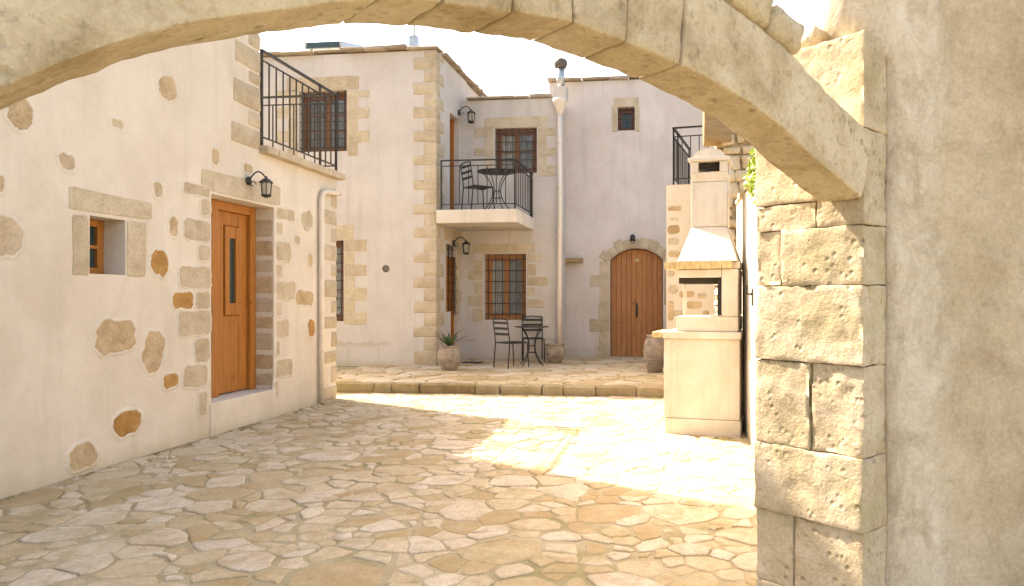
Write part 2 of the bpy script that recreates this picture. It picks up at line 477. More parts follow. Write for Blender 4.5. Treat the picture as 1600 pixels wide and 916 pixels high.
def plate(name, P, poly, mat, parent, proud=0.010, bev=0.010, sink=0.03):
    cu = sum(p[0] for p in poly)/len(poly); cz = sum(p[1] for p in poly)/len(poly)
    def ring(sh, d):
        out = []
        for u, z in poly:
            l = sqrt((u-cu)**2 + (z-cz)**2) or 1e-6
            k = max(0.3, (l - sh)/l)
            out.append(P(cu + (u-cu)*k, cz + (z-cz)*k, d))
        return out
    n = len(poly); rs = [ring(0, sink), ring(0, -proud*0.25), ring(bev, -proud), ring(bev*3.0, -proud*1.25)]
    v = [q for r in rs for q in r]; f = []
    for i in range(3):
        for k in range(n):
            k2 = (k+1) % n; f.append((i*n+k, i*n+k2, (i+1)*n+k2, (i+1)*n+k))
    f.append(tuple(3*n+k for k in range(n)))
    mb = MB(); mb.v = v; mb.f = f
    o = mb.build(name, mat, parent, smooth=False)
    return o

def lip(name, P, poly, mat, parent, seed, grow=0.035):
    """ragged rim of plaster feathered over the edge of a stone"""
    cu = sum(p[0] for p in poly)/len(poly); cz = sum(p[1] for p in poly)/len(poly); n = len(poly); v = []; f = []
    for sh, d in ((grow, 0.006), (grow*0.45, -0.0045), (0.006, -0.0085), (-0.008, -0.0070), (-0.013, 0.004)):
        for k, (u, z) in enumerate(poly):
            l = sqrt((u-cu)**2 + (z-cz)**2) or 1e-6
            w = 0.010*noise.noise(Vector((u*22 + seed, z*22, seed*0.7))) if sh < 0.02 else 0.012*noise.noise(Vector((u*8, z*8, seed*0.3)))
            s = max(0.35, (l + sh + w)/l)
            v.append(tuple(P(cu + (u-cu)*s, cz + (z-cz)*s, d)))
    for i in range(4):
        for k in range(n):
            k2 = (k+1) % n; f.append((i*n+k, i*n+k2, (i+1)*n+k2, (i+1)*n+k))
    mb = MB(); mb.v = v; mb.f = f
    return mb.build(name, mat, parent, smooth=True)
def rough_block(name, size, mapf, mat, parent, res=0.05, rad=0.012, amp=0.006, seed=0, freq=9.0):
    """box with rounded, weathered faces; mapf maps local metric coords to world"""
    L = size
    def lin(l):
        m_ = max(1, int(round((l - 2*rad)/res)))
        return [0.0] + [rad + (l - 2*rad)*k/m_ for k in range(m_+1)] + [l]
    G = [lin(l) for l in L]; n = [len(x)-1 for x in G]
    idx = {}; v = []; f = []
    off = Vector((seed*3.17 % 50, seed*7.31 % 50, seed*1.93 % 50))
    def vid(i, j, k):
        key = (i, j, k)
        if key in idx: return idx[key]
        p = Vector((G[0][i], G[1][j], G[2][k]))
        q = Vector([min(max(p[a], rad), L[a]-rad) for a in range(3)])
        d = p - q
        if d.length > 1e-9:
            nn = d.normalized(); p = q + nn * rad
        else: nn = Vector((0,0,0))
        e = noise.fractal(p*freq + off, 0.6, 2.1, 5) * amp + noise.noise(p*2.5 + off) * amp * 0.8
        p = p + nn * e
        idx[key] = len(v); v.append(tuple(mapf(p))); return idx[key]
    for a in range(3):
        b, c = (a+1) % 3, (a+2) % 3
        for side in (0, n[a]):
            for i in range(n[b]):
                for j in range(n[c]):
                    def w(x, y):
                        t = [0,0,0]; t[a] = side; t[b] = x; t[c] = y; return vid(*t)
                    f.append((w(i,j), w(i+1,j), w(i+1,j+1), w(i,j+1)))
    mb = MB(); mb.v = v; mb.f = f
    return mb.build(name, mat, parent, smooth=True)

# ================================================================== GROUND
YS = 10.30           # front edge of the raised terrace
ZT = 0.13            # terrace height
XL = -4.60           # courtyard face of the left house
gmb = MB()
def sheet(x0, x1, y0, y1, z):
    gmb.add([(x0,y0,z),(x1,y0,z),(x1,y1,z),(x0,y1,z)], [(0,1,2,3)])
sheet(-300, 300, -300, 300, 0.0)  # unseen outer ground, kept dark to cut bounced light
land = gmb.build('ground', 'earth'); land['kind'] = 'structure'
land['label'] = 'unseen ground around the houses, made dark to cut bounced light'
gmb = MB(); sheet(-5.2, 3.4, 0.3, YS+0.3, 0.006); sheet(-5.2, 9.0, -8.0, 0.3, 0.006)  # second sheet: unseen pale paving behind the camera, added to bounce sun onto the arch
ground = gmb.build('courtyard_and_bounce_paving', 'mortar'); ground['kind'] = 'structure'
ground['label'] = 'courtyard floor of irregular flagstones in mossy mortar, with unseen paving behind the camera added for bounce'

def clip(poly, nx, ny, d):
    out = []
    for i in range(len(poly)):
        a = poly[i]; b = poly[(i+1) % len(poly)]
        da = a[0]*nx + a[1]*ny - d; db = b[0]*nx + b[1]*ny - d
        if da <= 0: out.append(a)
        if da*db < 0:
            t = da/(da-db); out.append((a[0]+(b[0]-a[0])*t, a[1]+(b[1]-a[1])*t))
    return out
def crazy_paving(x0, x1, y0, y1, sizes, seed, tries, stretch=1.0):
    """power diagram cells over a rectangle; sizes = function giving a stone radius"""
    rnd = random.Random(seed); pts = []
    grid = {}
    for _ in range(tries):
        x, y = rnd.uniform(x0, x1), rnd.uniform(y0, y1); r = sizes(rnd, x, y)
        gx, gy = int(x/0.5), int(y/0.5); ok = True
        for i in range(gx-2, gx+3):
            for j in range(gy-2, gy+3):
                for q in grid.get((i, j), ()):
                    if (((q[0]-x)/stretch)**2 + (q[1]-y)**2) < ((q[2]+r)*0.86)**2: ok = False; break
                if not ok: break
            if not ok: break
        if ok:
            pts.append((x, y, r)); grid.setdefault((gx, gy), []).append((x, y, r))
    cells = []
    for (x, y, r) in pts:
        poly = [(x-1,y-1),(x+1,y-1),(x+1,y+1),(x-1,y+1)]
        gx, gy = int(x/0.5), int(y/0.5)
        for i in range(gx-3, gx+4):
            for j in range(gy-3, gy+4):
                for q in grid.get((i, j), ()):
                    if q[0] == x and q[1] == y: continue
                    dx, dy = q[0]-x, q[1]-y
                    d2 = dx*dx + dy*dy
                    if d2 > 2.2: continue
                    d = (q[0]**2 + q[1]**2 - q[2]**2 - x*x - y*y + r*r)/2
                    poly = clip(poly, dx, dy, d)
                    if len(poly) < 3: break
                if len(poly) < 3: break
            if len(poly) < 3: break
        if len(poly) < 3: continue
        for (nx, ny, d) in ((-1,0,-x0),(1,0,x1),(0,-1,-y0),(0,1,y1)):
            poly = clip(poly, nx, ny, d)
            if len(poly) < 3: break
        if len(poly) >= 3: cells.append((x, y, poly))
    return cells
def area(p): return abs(sum(p[i][0]*p[(i+1)%len(p)][1] - p[(i+1)%len(p)][0]*p[i][1] for i in range(len(p))))/2
def shrink(poly, gap):
    cx = sum(p[0] for p in poly)/len(poly); cy = sum(p[1] for p in poly)/len(poly)
    out = poly
    for i in range(len(poly)):
        a = poly[i]; b = poly[(i+1) % len(poly)]
        ex, ey = b[0]-a[0], b[1]-a[1]; l = sqrt(ex*ex+ey*ey)
        if l < 1e-6: continue
        nx, ny = ey/l, -ex/l
        d = a[0]*nx + a[1]*ny
        if cx*nx + cy*ny > d: nx, ny, d = -nx, -ny, -d
        out = clip(out, nx, ny, d - gap)
        if len(out) < 3: return []
    return out
def warp(p):
    return Vector((noise.noise(p*2.1 + Vector((3,1,5)))*0.10 + noise.noise(p*5 + Vector((9,2,1)))*0.035, noise.noise(p*2.1 + Vector((1,8,2)))*0.10 + noise.noise(p*5 + Vector((4,4,7)))*0.035, 0))
def stone_verts(poly, z, h, rnd, jit=0.012):
    # resample, round the corners, roughen the outline
    pts = []
    n = len(poly)
    for i in range(n):
        a = Vector((*poly[i], 0)); b = Vector((*poly[(i+1) % n], 0)); l = (b-a).length
        if l < 0.02: continue
        m = max(2, int(l/0.09))
        c0 = min(0.15, 0.014/l)
        for k in range(m+1):
            t = c0 + (1-2*c0)*k/m
            p = a.lerp(b, t)
            p = p + warp(p)
            w = noise.noise(p*7.0)*jit*1.3 + rnd.uniform(-jit, jit)*0.45
            d = (b-a).normalized(); pts.append(p + Vector((-d.y, d.x, 0))*w)
    if len(pts) < 3: return None
    c = sum(pts, Vector((0,0,0)))/len(pts)
    tx, ty = rnd.uniform(-0.02, 0.02), rnd.uniform(-0.02, 0.02)
    def zz(p, e): return z + h + (p.x-c.x)*tx + (p.y-c.y)*ty + e
    rings = []
    for sh, e in ((0.0, None), (0.003, -0.006), (0.012, -0.001), (0.05, 0.001)):
        r = []
        for p in pts:
            l = (p-c).length; q = c + (p-c)*max(0.25, (l-sh)/l)
            r.append((q.x, q.y, z - 0.02 if e is None else zz(q, e + 0.0015*noise.noise(q*9))))
        rings.append(r)
    n = len(pts); v = [q for r in rings for q in r]; f = []
    for i in range(3):
        for k in range(n):
            k2 = (k+1) % n; f.append((i*n+k, i*n+k2, (i+1)*n+k2, (i+1)*n+k))
    f.append(tuple(3*n+k for k in range(n)))
    return v, f
def set_tone(me, vals):
    a = me.attributes.new('tone', 'FLOAT', 'FACE'); a.data.foreach_set('value', vals)
def in_view(x, y, m=120):
    d = Vector((x, y, 0)) - CAMP; z = d.dot(VD)
    if z < 0.5: return None
    px = PX + F*d.dot(RD)/z; py = PY - F*d.z/z
    return (px, py, z) if -m < px < 1600+m and py < 916+m*2.2 else None
def csize(rnd, x, y):
    return rnd.choice([0.045, 0.06, 0.08, 0.10, 0.12, 0.15, 0.18, 0.22])
cells = crazy_paving(XL+0.02, 3.2, 1.2, YS-0.03, csize, 11, 40000, 1.2)
rs = random.Random(5)
stones = []
for x, y, poly in cells:
    iv = in_view(x, y)
    if not iv: continue
    if iv[0] > 1330: continue
    gap = rs.choice([0.001, 0.002, 0.003, 0.005, 0.009, 0.016, 0.024])
    p = shrink(poly, gap)
    if len(p) < 3 or area(p) < 0.004: continue
    pale = rs.random()
    tone = pale**1.25
    h = rs.uniform(0.003, 0.011) + (0.004 if tone < 0.25 else 0)
    r = stone_verts(p, 0.006, h, rs)
    if r: stones.append((area(p)/iv[2]**3, r, tone))
stones.sort(key=lambda s_: -s_[0])
for i, (_, (v, f), tone) in enumerate(stones[:300]):
    mb = MB(); mb.v = v; mb.f = f
    o = mb.build('flagstone', 'flag', ground); set_tone(o.data, [tone]*len(o.data.polygons))
mb = MB(); tn = []
for _, (v, f), tone in stones[300:]:
    mb.add(v, f); tn += [tone]*len(f)
if mb.v:
    o = mb.build('smaller_flagstones', 'flag', ground); set_tone(o.data, tn); o['kind'] = 'stuff'
print('STONES', len(stones))

# terrace with its kerb
tmb = MB().box((-9, YS+0.16, -0.05), (4.5, 17.5, ZT))
terrace = tmb.build('terrace', 'mortar'); terrace['kind'] = 'structure'
terrace['label'] = 'raised paved terrace before the far houses'
kx = -5.4; kr = random.Random(3)
while kx < 1.2:
    w = kr.uniform(0.25, 0.95); hh = ZT + kr.uniform(0.0, 0.014); yy = YS + kr.uniform(-0.02, 0.02)
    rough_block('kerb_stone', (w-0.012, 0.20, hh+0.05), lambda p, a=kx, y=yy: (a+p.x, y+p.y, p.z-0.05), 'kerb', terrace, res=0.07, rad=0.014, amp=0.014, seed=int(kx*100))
    kx += w
tc = crazy_paving(-5.6, 1.3, YS+0.19, 15.3, lambda r, x, y: r.choice([0.12, 0.17, 0.22, 0.27]), 21, 9000, 1.2)
for x, y, poly in tc:
    iv = in_view(x, y, 20)
    if not iv or iv[0] < 505: continue
    p = shrink(poly, rs.choice([0.006, 0.012, 0.018]))
    if len(p) < 3 or area(p) < 0.006: continue
    r = stone_verts(p, ZT, 0.012 + rs.uniform(0, 0.007), rs)
    if r:
        mb = MB(); mb.v, mb.f = r; o = mb.build('terrace_stone', 'flag', terrace)
        set_tone(o.data, [rs.random()]*len(o.data.polygons))

# ================================================================== LEFT HOUSE
Y0L, YC, YE = -1.0, onX(405, 232, XL).y, onX(525, 600, XL).y
ZL = onX(470, 253, XL).z + 0.02      # top of the roof-terrace ledge
HTOP = 6.35
PL = lambda u, z, d: (XL - d, u, z)
def LX(px, py): p = onX(px, py, XL); return p.y, p.z
house = thing('plastered_house', 'white plastered house with an orange wooden door and scattered stones, on the left', 'house', (XL-2, 4, 0))
d0 = LX(330, 303)[0]; d1 = LX(428, 330)[0]; dzt = LX(332, 303)[1]; dzb = LX(325, 632)[1]
w0 = LX(140, 430)[0]; w1 = LX(196, 430)[0]; wzt = LX(150, 338)[1]; wzb = LX(170, 429)[1]
ZS = ZL - 0.09
DR = 0.24                                # how far the door sits back
wall_panel('wall', PL, Y0L, YE, -0.1, ZS, [(d0, d1, dzb, dzt), (w0, w1, wzb, wzt)], 0.45, 'white', house, step=0.22)
wall_panel('upper_wall', PL, Y0L, YC, ZS, HTOP, [], 0.45, 'white', house, step=0.22)
bk = MB()
bk.box((XL-0.45, YE-0.35, -0.1), (XL-4.6, YE-0.002, ZS-0.004)); bk.box((XL-4.2, Y0L, -0.1), (XL-4.6, YE-0.36, HTOP-0.01))
bk.box((XL-0.46, Y0L+0.002, -0.1), (XL-4.19, Y0L+0.35, HTOP-0.01)); bk.box((XL-0.452, YC-0.35, ZS+0.1), (XL-4.19, YC-0.003, HTOP-0.012))
bk.build('rear_wall', 'white', house)
MB().box((XL-0.02, Y0L-0.05, HTOP+0.002), (XL-4.7, YC+0.06, HTOP+0.14)).build('roof', 'slate', house, bevel=0.02)
# roof terrace ledge
led = MB(); nseg = 8; prv = YC + 0.004
for k in range(nseg):
    y2 = YC + (YE + 0.10 - YC)*(k+1)/nseg
    o = MB().box((XL-4.5, prv+0.002, ZS+0.002), (XL+0.105+random.uniform(-0.008, 0.008), y2-0.002, ZL+random.uniform(-0.006, 0.004))).build('ledge_slab', 'quoin', house, bevel=0.012)
    prv = y2
# door: threshold, frame, leaf
PD = lambda u, z, d: PL(u, z, DR + d)
MB().box((XL-0.50, d0-0.03, -0.05), (XL+0.018, d1+0.02, dzb+0.004)).build('threshold', 'white', house, bevel=0.015)
def pbox(mb, P, u0, u1, z0, z1, a, b):
    return mb.hexa([P(u0,z0,b), P(u1,z0,b), P(u1,z0,a), P(u0,z0,a), P(u0,z1,b), P(u1,z1,b), P(u1,z1,a), P(u0,z1,a)])
fw = 0.115
dz0, dz1 = dzb + 0.004, dzt
hid = d0; d0 = d0 + 0.34
m_ = MB(); pbox(m_, PD, hid+0.003, d0-0.004, dz0, dz1-0.004, 0.0, 0.10); m_.build('reveal_fill', 'white', house)
leaf = MB()
nb = 5
pbox(leaf, PD, d0+fw, d1-fw, dz0+0.012, dz1-0.1, 0.05, 0.09)
door = leaf.build('door', 'doorwood', house)
for (a, b, c, e) in ((d0+0.004, d0+fw, dz0, dz1-0.004), (d1-fw, d1-0.004, dz0, dz1-0.004)):
    m_ = MB(); pbox(m_, PD, a, b, c, e, -0.02, 0.10); m_.build('door_post', 'doorwood', door, bevel=0.006)
m_ = MB(); pbox(m_, PD, d0+fw+0.002, d1-fw-0.002, dz1-0.10, dz1-0.004, -0.018, 0.10); m_.build('door_head', 'doorwood', door, bevel=0.006)
lu0, lu1 = d0+fw+0.004, d1-fw-0.004; lw = lu1-lu0
gz0, gz1 = dz0+1.02, dz0+1.70
pu0, pu1 = lu0+lw*0.26, lu0+lw*0.74; gw = 0.085
def bar(name, u0, u1, z0, z1, a, b, par, mat='doorwood', bev=0.005, P=PD):
    m_ = MB(); pbox(m_, P, u0, u1, z0, z1, a, b); return m_.build(name, mat, par, bevel=bev)
for k in range(4):
    if k in (1, 2):
        a = lu0 + lw*(0.26 + 0.24*(k-1)); b = a + lw*0.24
        bar('board', a+0.002, b-0.002, dz0+0.014, gz0-0.16, 0.028, 0.052, door)
        bar('board', a+0.002, b-0.002, gz1+0.16, dz1-0.104, 0.028, 0.052, door)
    else:
        a = lu0 if k == 0 else lu0 + lw*0.74; b = a + lw*0.26
        bar('board', a+0.002, b-0.002, dz0+0.014, dz1-0.104, 0.026, 0.052, door)
bar('glazing_bead', pu0+0.004, pu0+gw, gz0-0.15, gz1+0.15, 0.005, 0.052, door); bar('glazing_bead', pu1-gw, pu1-0.004, gz0-0.15, gz1+0.15, 0.005, 0.052, door)
bar('glazing_bead', pu0+gw+0.002, pu1-gw-0.002, gz0-0.15, gz0-0.02, 0.009, 0.052, door); bar('glazing_bead', pu0+gw+0.002, pu1-gw-0.002, gz1+0.02, gz1+0.15, 0.009, 0.052, door)
bar('glass_slit', pu0+gw, pu1-gw, gz0-0.02, gz1+0.02, 0.034, 0.04, door, 'panelglass', 0)
# small window set deep
PW = lambda u, z, d: PL(u, z, 0.20 + d)
wn_ = MB(); ww = w1-w0
for (a, b, c, e) in ((w0+0.003, w0+0.07, wzb+0.003, wzt-0.003), (w1-0.07, w1-0.003, wzb+0.003, wzt-0.003), (w0+0.07, w1-0.07, wzb+0.003, wzb+0.06), (w0+0.07, w1-0.07, wzt-0.06, wzt-0.003), (w0+0.07, w1-0.07, (wzb+wzt)/2-0.015, (wzb+wzt)/2+0.015)):
    pbox(wn_, PW, a, b, c, e, 0.0, 0.06)
win = wn_.build('window', 'doorwood', house, bevel=0.004)
bar('pane', w0+0.06, w1-0.06, wzb+0.05, wzt-0.05, 0.03, 0.036, win, 'panelglass', 0, PW)
def lrect(x0, y0, x1, y1):
    yc = (y0+y1)/2; xc = (x0+x1)/2
    return LX(x0, yc)[0], LX(x1, yc)[0], LX(xc, y1)[1], LX(xc, y0)[1]
def lstone(r, mat, name='wall_stone', sq=3.2, jit=0.07, proud=0.012, n=16):
    u0, u1, z0, z1 = lrect(*r)
    big = name == 'wall_stone'
    pl_ = rectish(u0, u1, z0, z1, int(r[0]*7+r[1]), 0.24 if big else 0.14, 0.075 if big else 0.04)
    o = plate(name, PL, pl_, mat, house, 0.005, 0.010)
    if u0 > 4.4: lip('plaster_lip', PL, pl_, 'white', house, r[0]+r[1]*0.3, 0.04 if big else 0.022)
    return o
for r, m_ in (((12,155,52,200),'wallstone'), ((248,122,275,155),'wallstone'), ((173,186,192,202),'greystone'), ((92,240,117,265),'greystone'), ((-14,272,8,299),'wallstone'),
     ((-12,343,32,397),'greystone'), ((239,284,253,309),'greystone'), ((263,340,278,369),'wallstone'), ((236,391,261,432),'ochre'), ((150,505,211,550),'wallstone'), ((224,520,255,580),'wallstone'),
     ((268,457,303,482),'ochre'), ((253,584,279,607),'ochre'), ((178,642,218,678),'ochre'), ((108,695,149,733),'wallstone'), ((330,232,341,257),'wallstone'), ((380,257,394,270),'wallstone'),
     ((470,331,488,360),'quoin'), ((459,369,468,383),'greystone'), ((480,397,488,416),'wallstone'), ((462,455,489,477),'wallstone'), ((481,499,491,528),'ochre')):
    lstone(r, m_, sq=2.8, jit=0.10)
# window surround
def lpoly(pts, mat, name, proud=0.014):
    poly = []
    for i in range(len(pts)):
        a, b = pts[i], pts[(i+1) % len(pts)]
        for k in range(4):
            t = 0.06 + 0.88*k/3
            u, z = LX(a[0]+(b[0]-a[0])*t, a[1]+(b[1]-a[1])*t)
            poly.append((u + random.uniform(-1,1)*0.006, z + random.uniform(-1,1)*0.006))
    return plate(name, PL, poly, mat, house, 0.006, 0.006)
lpoly([(107,291),(238,317),(237,343),(107,327)], 'quoin', 'lintel')
lpoly([(113,334),(138,338),(138,431),(113,430)], 'quoin', 'jamb_stone'); lpoly([(198,345),(229,349),(227,433),(198,432)], 'quoin', 'jamb_stone')
lpoly([(314,263),(438,292),(438,322),(314,296)], 'quoin', 'lintel')
for r in ((286,288,328,305),(313,311,328,337),(287,344,328,376),(309,384,328,408),(280,416,328,451),(305,456,328,483),(277,487,328,524),(304,530,327,567),(286,571,323,605),(310,612,323,650),
          (431,327,460,344),(431,348,441,366),(431,379,454,408),(431,413,441,434),(431,440,461,468),(431,473,439,495),(431,501,451,527),(431,533,437,556),(431,562,456,588),(428,596,434,620)):
    lstone(r, 'quoin', 'jamb_stone', 4.5, 0.05)
# stones showing in the far reveal of the doorway
PR = lambda u, z, d: (u, d1 + d, z)
zz = dzb + 0.05; k = 0
while zz < dzt - 0.2:
    h = 0.19 + 0.03*((k*37) % 3); a0, a1 = (XL-0.235, XL-0.012)
    plate('reveal_stone', PR, rectish(a0, a1, zz, zz+h-0.06, k+900), 'wallstone' if k % 2 else 'quoin', house, 0.006, 0.008); zz += h; k += 1
# corner quoins: blocks that wrap the corner
def quoin(name, cx, cy, sx, sy, lx, ly, z0, z1, mat, par, proud=0.012, seed=0, res=0.12):
    """corner at (cx,cy); the block reaches lx, ly from it towards sx, sy"""
    def mp(p):
        return (cx + sx*(-proud + p.x) if True else 0, cy + sy*(-proud + p.y), z0 + p.z)
    return rough_block(name, (lx+proud, ly+proud, z1-z0), mp, mat, par, res=res, rad=0.018, amp=0.006, seed=seed)
zz = 0.02; k = 0; qr = random.Random(8)
while zz < ZS - 0.2:
    h = qr.uniform(0.20, 0.28); long_ = k % 2 == 0
    quoin('quoin', XL, YE, -1, -1, 0.30, 0.36 if long_ else 0.15, zz, min(zz+h-0.05, ZS-0.02), 'quoin', house, seed=k+40)
    zz += h; k += 1
for k, (a, b, c) in enumerate(((388,50,76),(367,77,112),(388,113,133),(364,134,173),(388,174,200),(361,201,234))):
    u0 = LX(a, (b+c)/2)[0]; zb = LX(396, c)[1]; zt = LX(396, b)[1]
    quoin('quoin', XL, YC, -1, -1, 0.3, YC-u0, zb+0.015, zt-0.005, 'quoin', house, seed=k+70)
zz = LX(396, 48)[1] + 0.02; k = 0
while zz < HTOP - 0.25:
    quoin('quoin', XL, YC, -1, -1, 0.3, 0.34 if k % 2 == 0 else 0.14, zz, zz+0.23, 'quoin', house, seed=k+90); zz += 0.25; k += 1
# downpipe
pxs = XL + 0.05; pyy = LX(497, 460)[0]; pz1 = LX(500, 302)[1]
MB().tube([(XL-0.1, YE-0.02, pz1+0.06), (pxs+0.02, YE-0.03, pz1+0.055), (pxs, YE-0.12, pz1+0.05), (pxs, pyy+0.12, pz1+0.03), (pxs, pyy+0.04, pz1+0.0), (pxs, pyy, pz1-0.09), (pxs, pyy, 1.4), (pxs, pyy, 0.03)], 0.034, 12).build('downpipe', 'pipe', house, smooth=True)
for zc in (0.7, 1.75):
    MB().lathe([(0.037,0),(0.041,0.004),(0.041,0.026),(0.037,0.03)], (pxs, pyy, zc), 14).build('pipe_clip', 'pipe', house)
# railing of the roof terrace
def railing(name, pts, z0, h, parent, gap=0.105, post_every=9, mid=0.11, r=0.007, label=None):
    """straight runs between the plan points pts"""
    mb = MB()
    for a, b in zip(pts, pts[1:]):
        a = Vector((*a, 0)); b = Vector((*b, 0)); d = (b-a).normalized(); nrm = Vector((-d.y, d.x, 0))
        for zt, hw, hh in ((z0+h, 0.020, 0.011), (z0+h-mid, 0.010, 0.007), (z0+0.10, 0.011, 0.008)):
            q = [a - d*0.01 - nrm*hw, b + d*0.01 - nrm*hw, b + d*0.01 + nrm*hw, a - d*0.01 + nrm*hw]
            mb.hexa([(p.x,p.y,zt-hh) for p in q] + [(p.x,p.y,zt+hh) for p in q])
    rail = mb.build(name, 'iron', parent)
    if label: rail['label'] = label
    bme = pme = None
    for a, b in zip(pts, pts[1:]):
        a = Vector((*a, 0)); b = Vector((*b, 0)); L = (b-a).length; n = max(1, int(L/gap))
        for k in range(n+1):
            p = a.lerp(b, k/n); post = k % post_every == 0 or k == n
            if post:
                if pme is None: pme = MB().box((-0.013,-0.013,z0-0.02),(0.013,0.013,z0+h-0.005)).build('post','iron',rail).data; o = [c for c in rail.children][-1]
                else: o = link('post', pme, None, rail)
            else:
                if bme is None: o = MB().box((-r,-r,z0+0.10),(r,r,z0+h-mid)).build('baluster','iron',rail); bme = o.data
                else: o = link('baluster', bme, None, rail)
            if post and o.name.split('.')[0] != 'post': continue
            o.location = (p.x, p.y, 0)
    return rail
railing('railing', [(XL-0.0, YC+0.05), (XL-0.0, YE), (XL-3.4, YE)], ZL, 1.08, house, gap=0.15)

# lantern on the wall (built once, copied)
def lantern_parts(root, s=1.0):
    """bracket against y=0, lamp hanging out along -y"""
    def L(o): return local(o, root)
    L(MB().lathe([(0.0,0),(0.052,0.004),(0.055,0.014),(0.03,0.024),(0.0,0.026)], n=16).build('wall_plate', 'iron', None, smooth=True)).rotation_euler = (radians(90), 0, 0)
    arm = [(0,-0.01,0)]
    for k in range(13):
        t = k/12; arm.append((0, -0.03 - 0.20*t, 0.035 + 0.075*sin(pi*t)))
    L(MB().tube(arm, 0.009, 8).build('arm', 'iron', None, smooth=True))
    sc = [(0, -0.06 - 0.045*cos(k/10*5.2)*(1-k/14), -0.045 + 0.045*sin(k/10*5.2)*(1-k/14)) for k in range(11)]
    L(MB().tube(sc, 0.006, 6).build('scroll', 'iron', None, smooth=True))
    cy, cz = -0.235, -0.02
    L(MB().lathe([(0.005,0.075),(0.012,0.06),(0.02,0.05),(0.05,0.03),(0.083,0.0),(0.085,-0.008),(0.0,-0.009)], (0,cy,cz), 8).build('cap', 'iron', None))
    L(MB().lathe([(0.0,-0.185),(0.03,-0.185),(0.062,-0.165),(0.062,-0.150),(0.0,-0.149)], (0,cy,cz), 8).build('base', 'iron', None))
    L(MB().lathe([(0.050,-0.150),(0.066,-0.010)], (0,cy,cz), 8).build('lamp_glass', 'lampglass', None))
    for k in range(6):
        a = 2*pi*(k+0.5)/6
        L(MB().tube([(0.055*cos(a), cy+0.055*sin(a), cz-0.155),(0.070*cos(a), cy+0.070*sin(a), cz-0.006)], 0.005, 5).build('bar', 'iron', None))
def lantern(label, loc, rotz, s=1.0):
    r = thing('wall_lantern', label, 'lamp', loc, rotz, 'black wall lanterns'); r.scale = (s, s, s)
    lantern_parts(r); return r
p = onX(386, 283, XL)
lantern('black iron lantern on the stone lintel over the orange door', (XL+0.012, p.y, p.z), radians(90), 0.9)

# ================================================================== FAR HOUSE with corner bay, recess and balcony
Y1, Y2, Y3 = 13.0, 14.65, 15.45
def FY(px, py, Y): p = onY(px, py, Y); return p.x, p.z
X1 = FY(681, 400, Y1)[0]                  # corner of the projecting bay
X2 = FY(876, 400, Y2)[0]                  # right end of the recessed wall
Z1 = FY(640, 80, Y1)[1]; Z2 = FY(810, 155, Y2)[1]; Z3 = FY(950, 126, Y3)[1]
ZB = ZT - 0.05
far = thing('stone_trimmed_house', 'pinkish white two storey house with stone quoins, a balcony and barred windows', 'house', (X1, Y2, ZT))
P1 = lambda u, z, d: (u, Y1 + d, z)
P1s = lambda u, z, d: (X1 - d, u, z)
P2 = lambda u, z, d: (u, Y2 + d, z)
P3 = lambda u, z, d: (u, Y3 + d, z)
def R1(x0, y0, x1, y1, Y): yc=(y0+y1)/2; xc=(x0+x1)/2; return FY(x0,yc,Y)[0], FY(x1,yc,Y)[0], FY(xc,y1,Y)[1], FY(xc,y0,Y)[1]
up1 = R1(467,142,542,237,Y1); lo1 = R1(462,376,537,502,Y1)
wall_panel('bay_wall', P1, -10.0, X1, ZB, Z1, [up1, lo1], 0.40, 'pinkwhite', far, step=0.35)
def SX(px, py): p = onX(px, py, X1); return p.y, p.z
s0 = SX(697, 440)[0]; s1 = SX(714, 440)[0]; sz0 = SX(705, 487)[1]; sz1 = SX(705, 383)[1]
ud0, ud1 = 13.85, 14.48
ZBAL = FY(750, 327, 12.96)[1]
wall_panel('bay_side_wall', P1s, Y1+0.40, Y2+0.4, ZB, Z1, [(s0, s1, sz0, sz1), (ud0, ud1, ZBAL+0.02, ZBAL+2.0), (13.92, 14.48, ZT+0.01, ZT+2.08)], 0.40, 'pinkwhite', far)
lo2 = R1(757,397,822,500,Y2); up2 = R1(773,200,839,271,Y2)
wall_panel('recess_wall', P2, X1+0.002, X2, ZB, Z2, [lo2, up2], 0.38, 'pinkwhite', far, step=0.35)
MB().box((X2-0.38, Y2+0.38, ZB), (X2-0.002, 18.0, Z2-0.003)).box((-10, 18.0, ZB), (X2-0.39, 18.3, Z2-0.01)).box((-10.0, Y1+0.41, ZB), (-9.7, 17.99, Z1-0.02)).box((X1-0.39, Y2+0.402, ZB), (X1-0.01, 17.99, Z1-0.02)).build('rear_wall', 'pinkwhite', far)
# flat roofs edged with thin uneven stone slabs
MB().box((-10, Y1+0.02, Z1-0.16), (X1-0.03, 18.2, Z1+0.012)).box((X1+0.02, Y2+0.03, Z2-0.16), (X2-0.02, 18.2, Z2+0.012)).build('roof', 'slate', far)
def coping(par, a, b, z, out, seed, depth=0.35, name='coping_stone'):
    """thin slabs along the plan line a-b, overhanging by out on the right-hand side"""
    r = random.Random(seed); a = Vector((*a, 0)); b = Vector((*b, 0)); L = (b-a).length; d = (b-a)/L; nrm = Vector((d.y, -d.x, 0)); t = 0.0
    while t < L - 0.05:
        w = min(r.uniform(0.3, 0.75), L - t)
        th = r.uniform(0.035, 0.06); o = out + r.uniform(-0.04, 0.035); dz = r.uniform(-0.005, 0.02)
        org = a + d*t
        def mp(p, org=org, o=o, dz=dz): q = org + d*p.x + nrm*(o - p.y); return (q.x, q.y, z + 0.014 + dz + p.z)
        rough_block(name, (w-0.01, depth, th), mp, 'slate', par, res=0.25, rad=0.012, amp=0.014, seed=seed+int(t*50), freq=5)
        t += w
coping(far, (-10, Y1), (X1+0.08, Y1), Z1, 0.11, 5)
coping(far, (X1, Y1+0.37), (X1, 18.0), Z1+0.001, 0.10, 6)
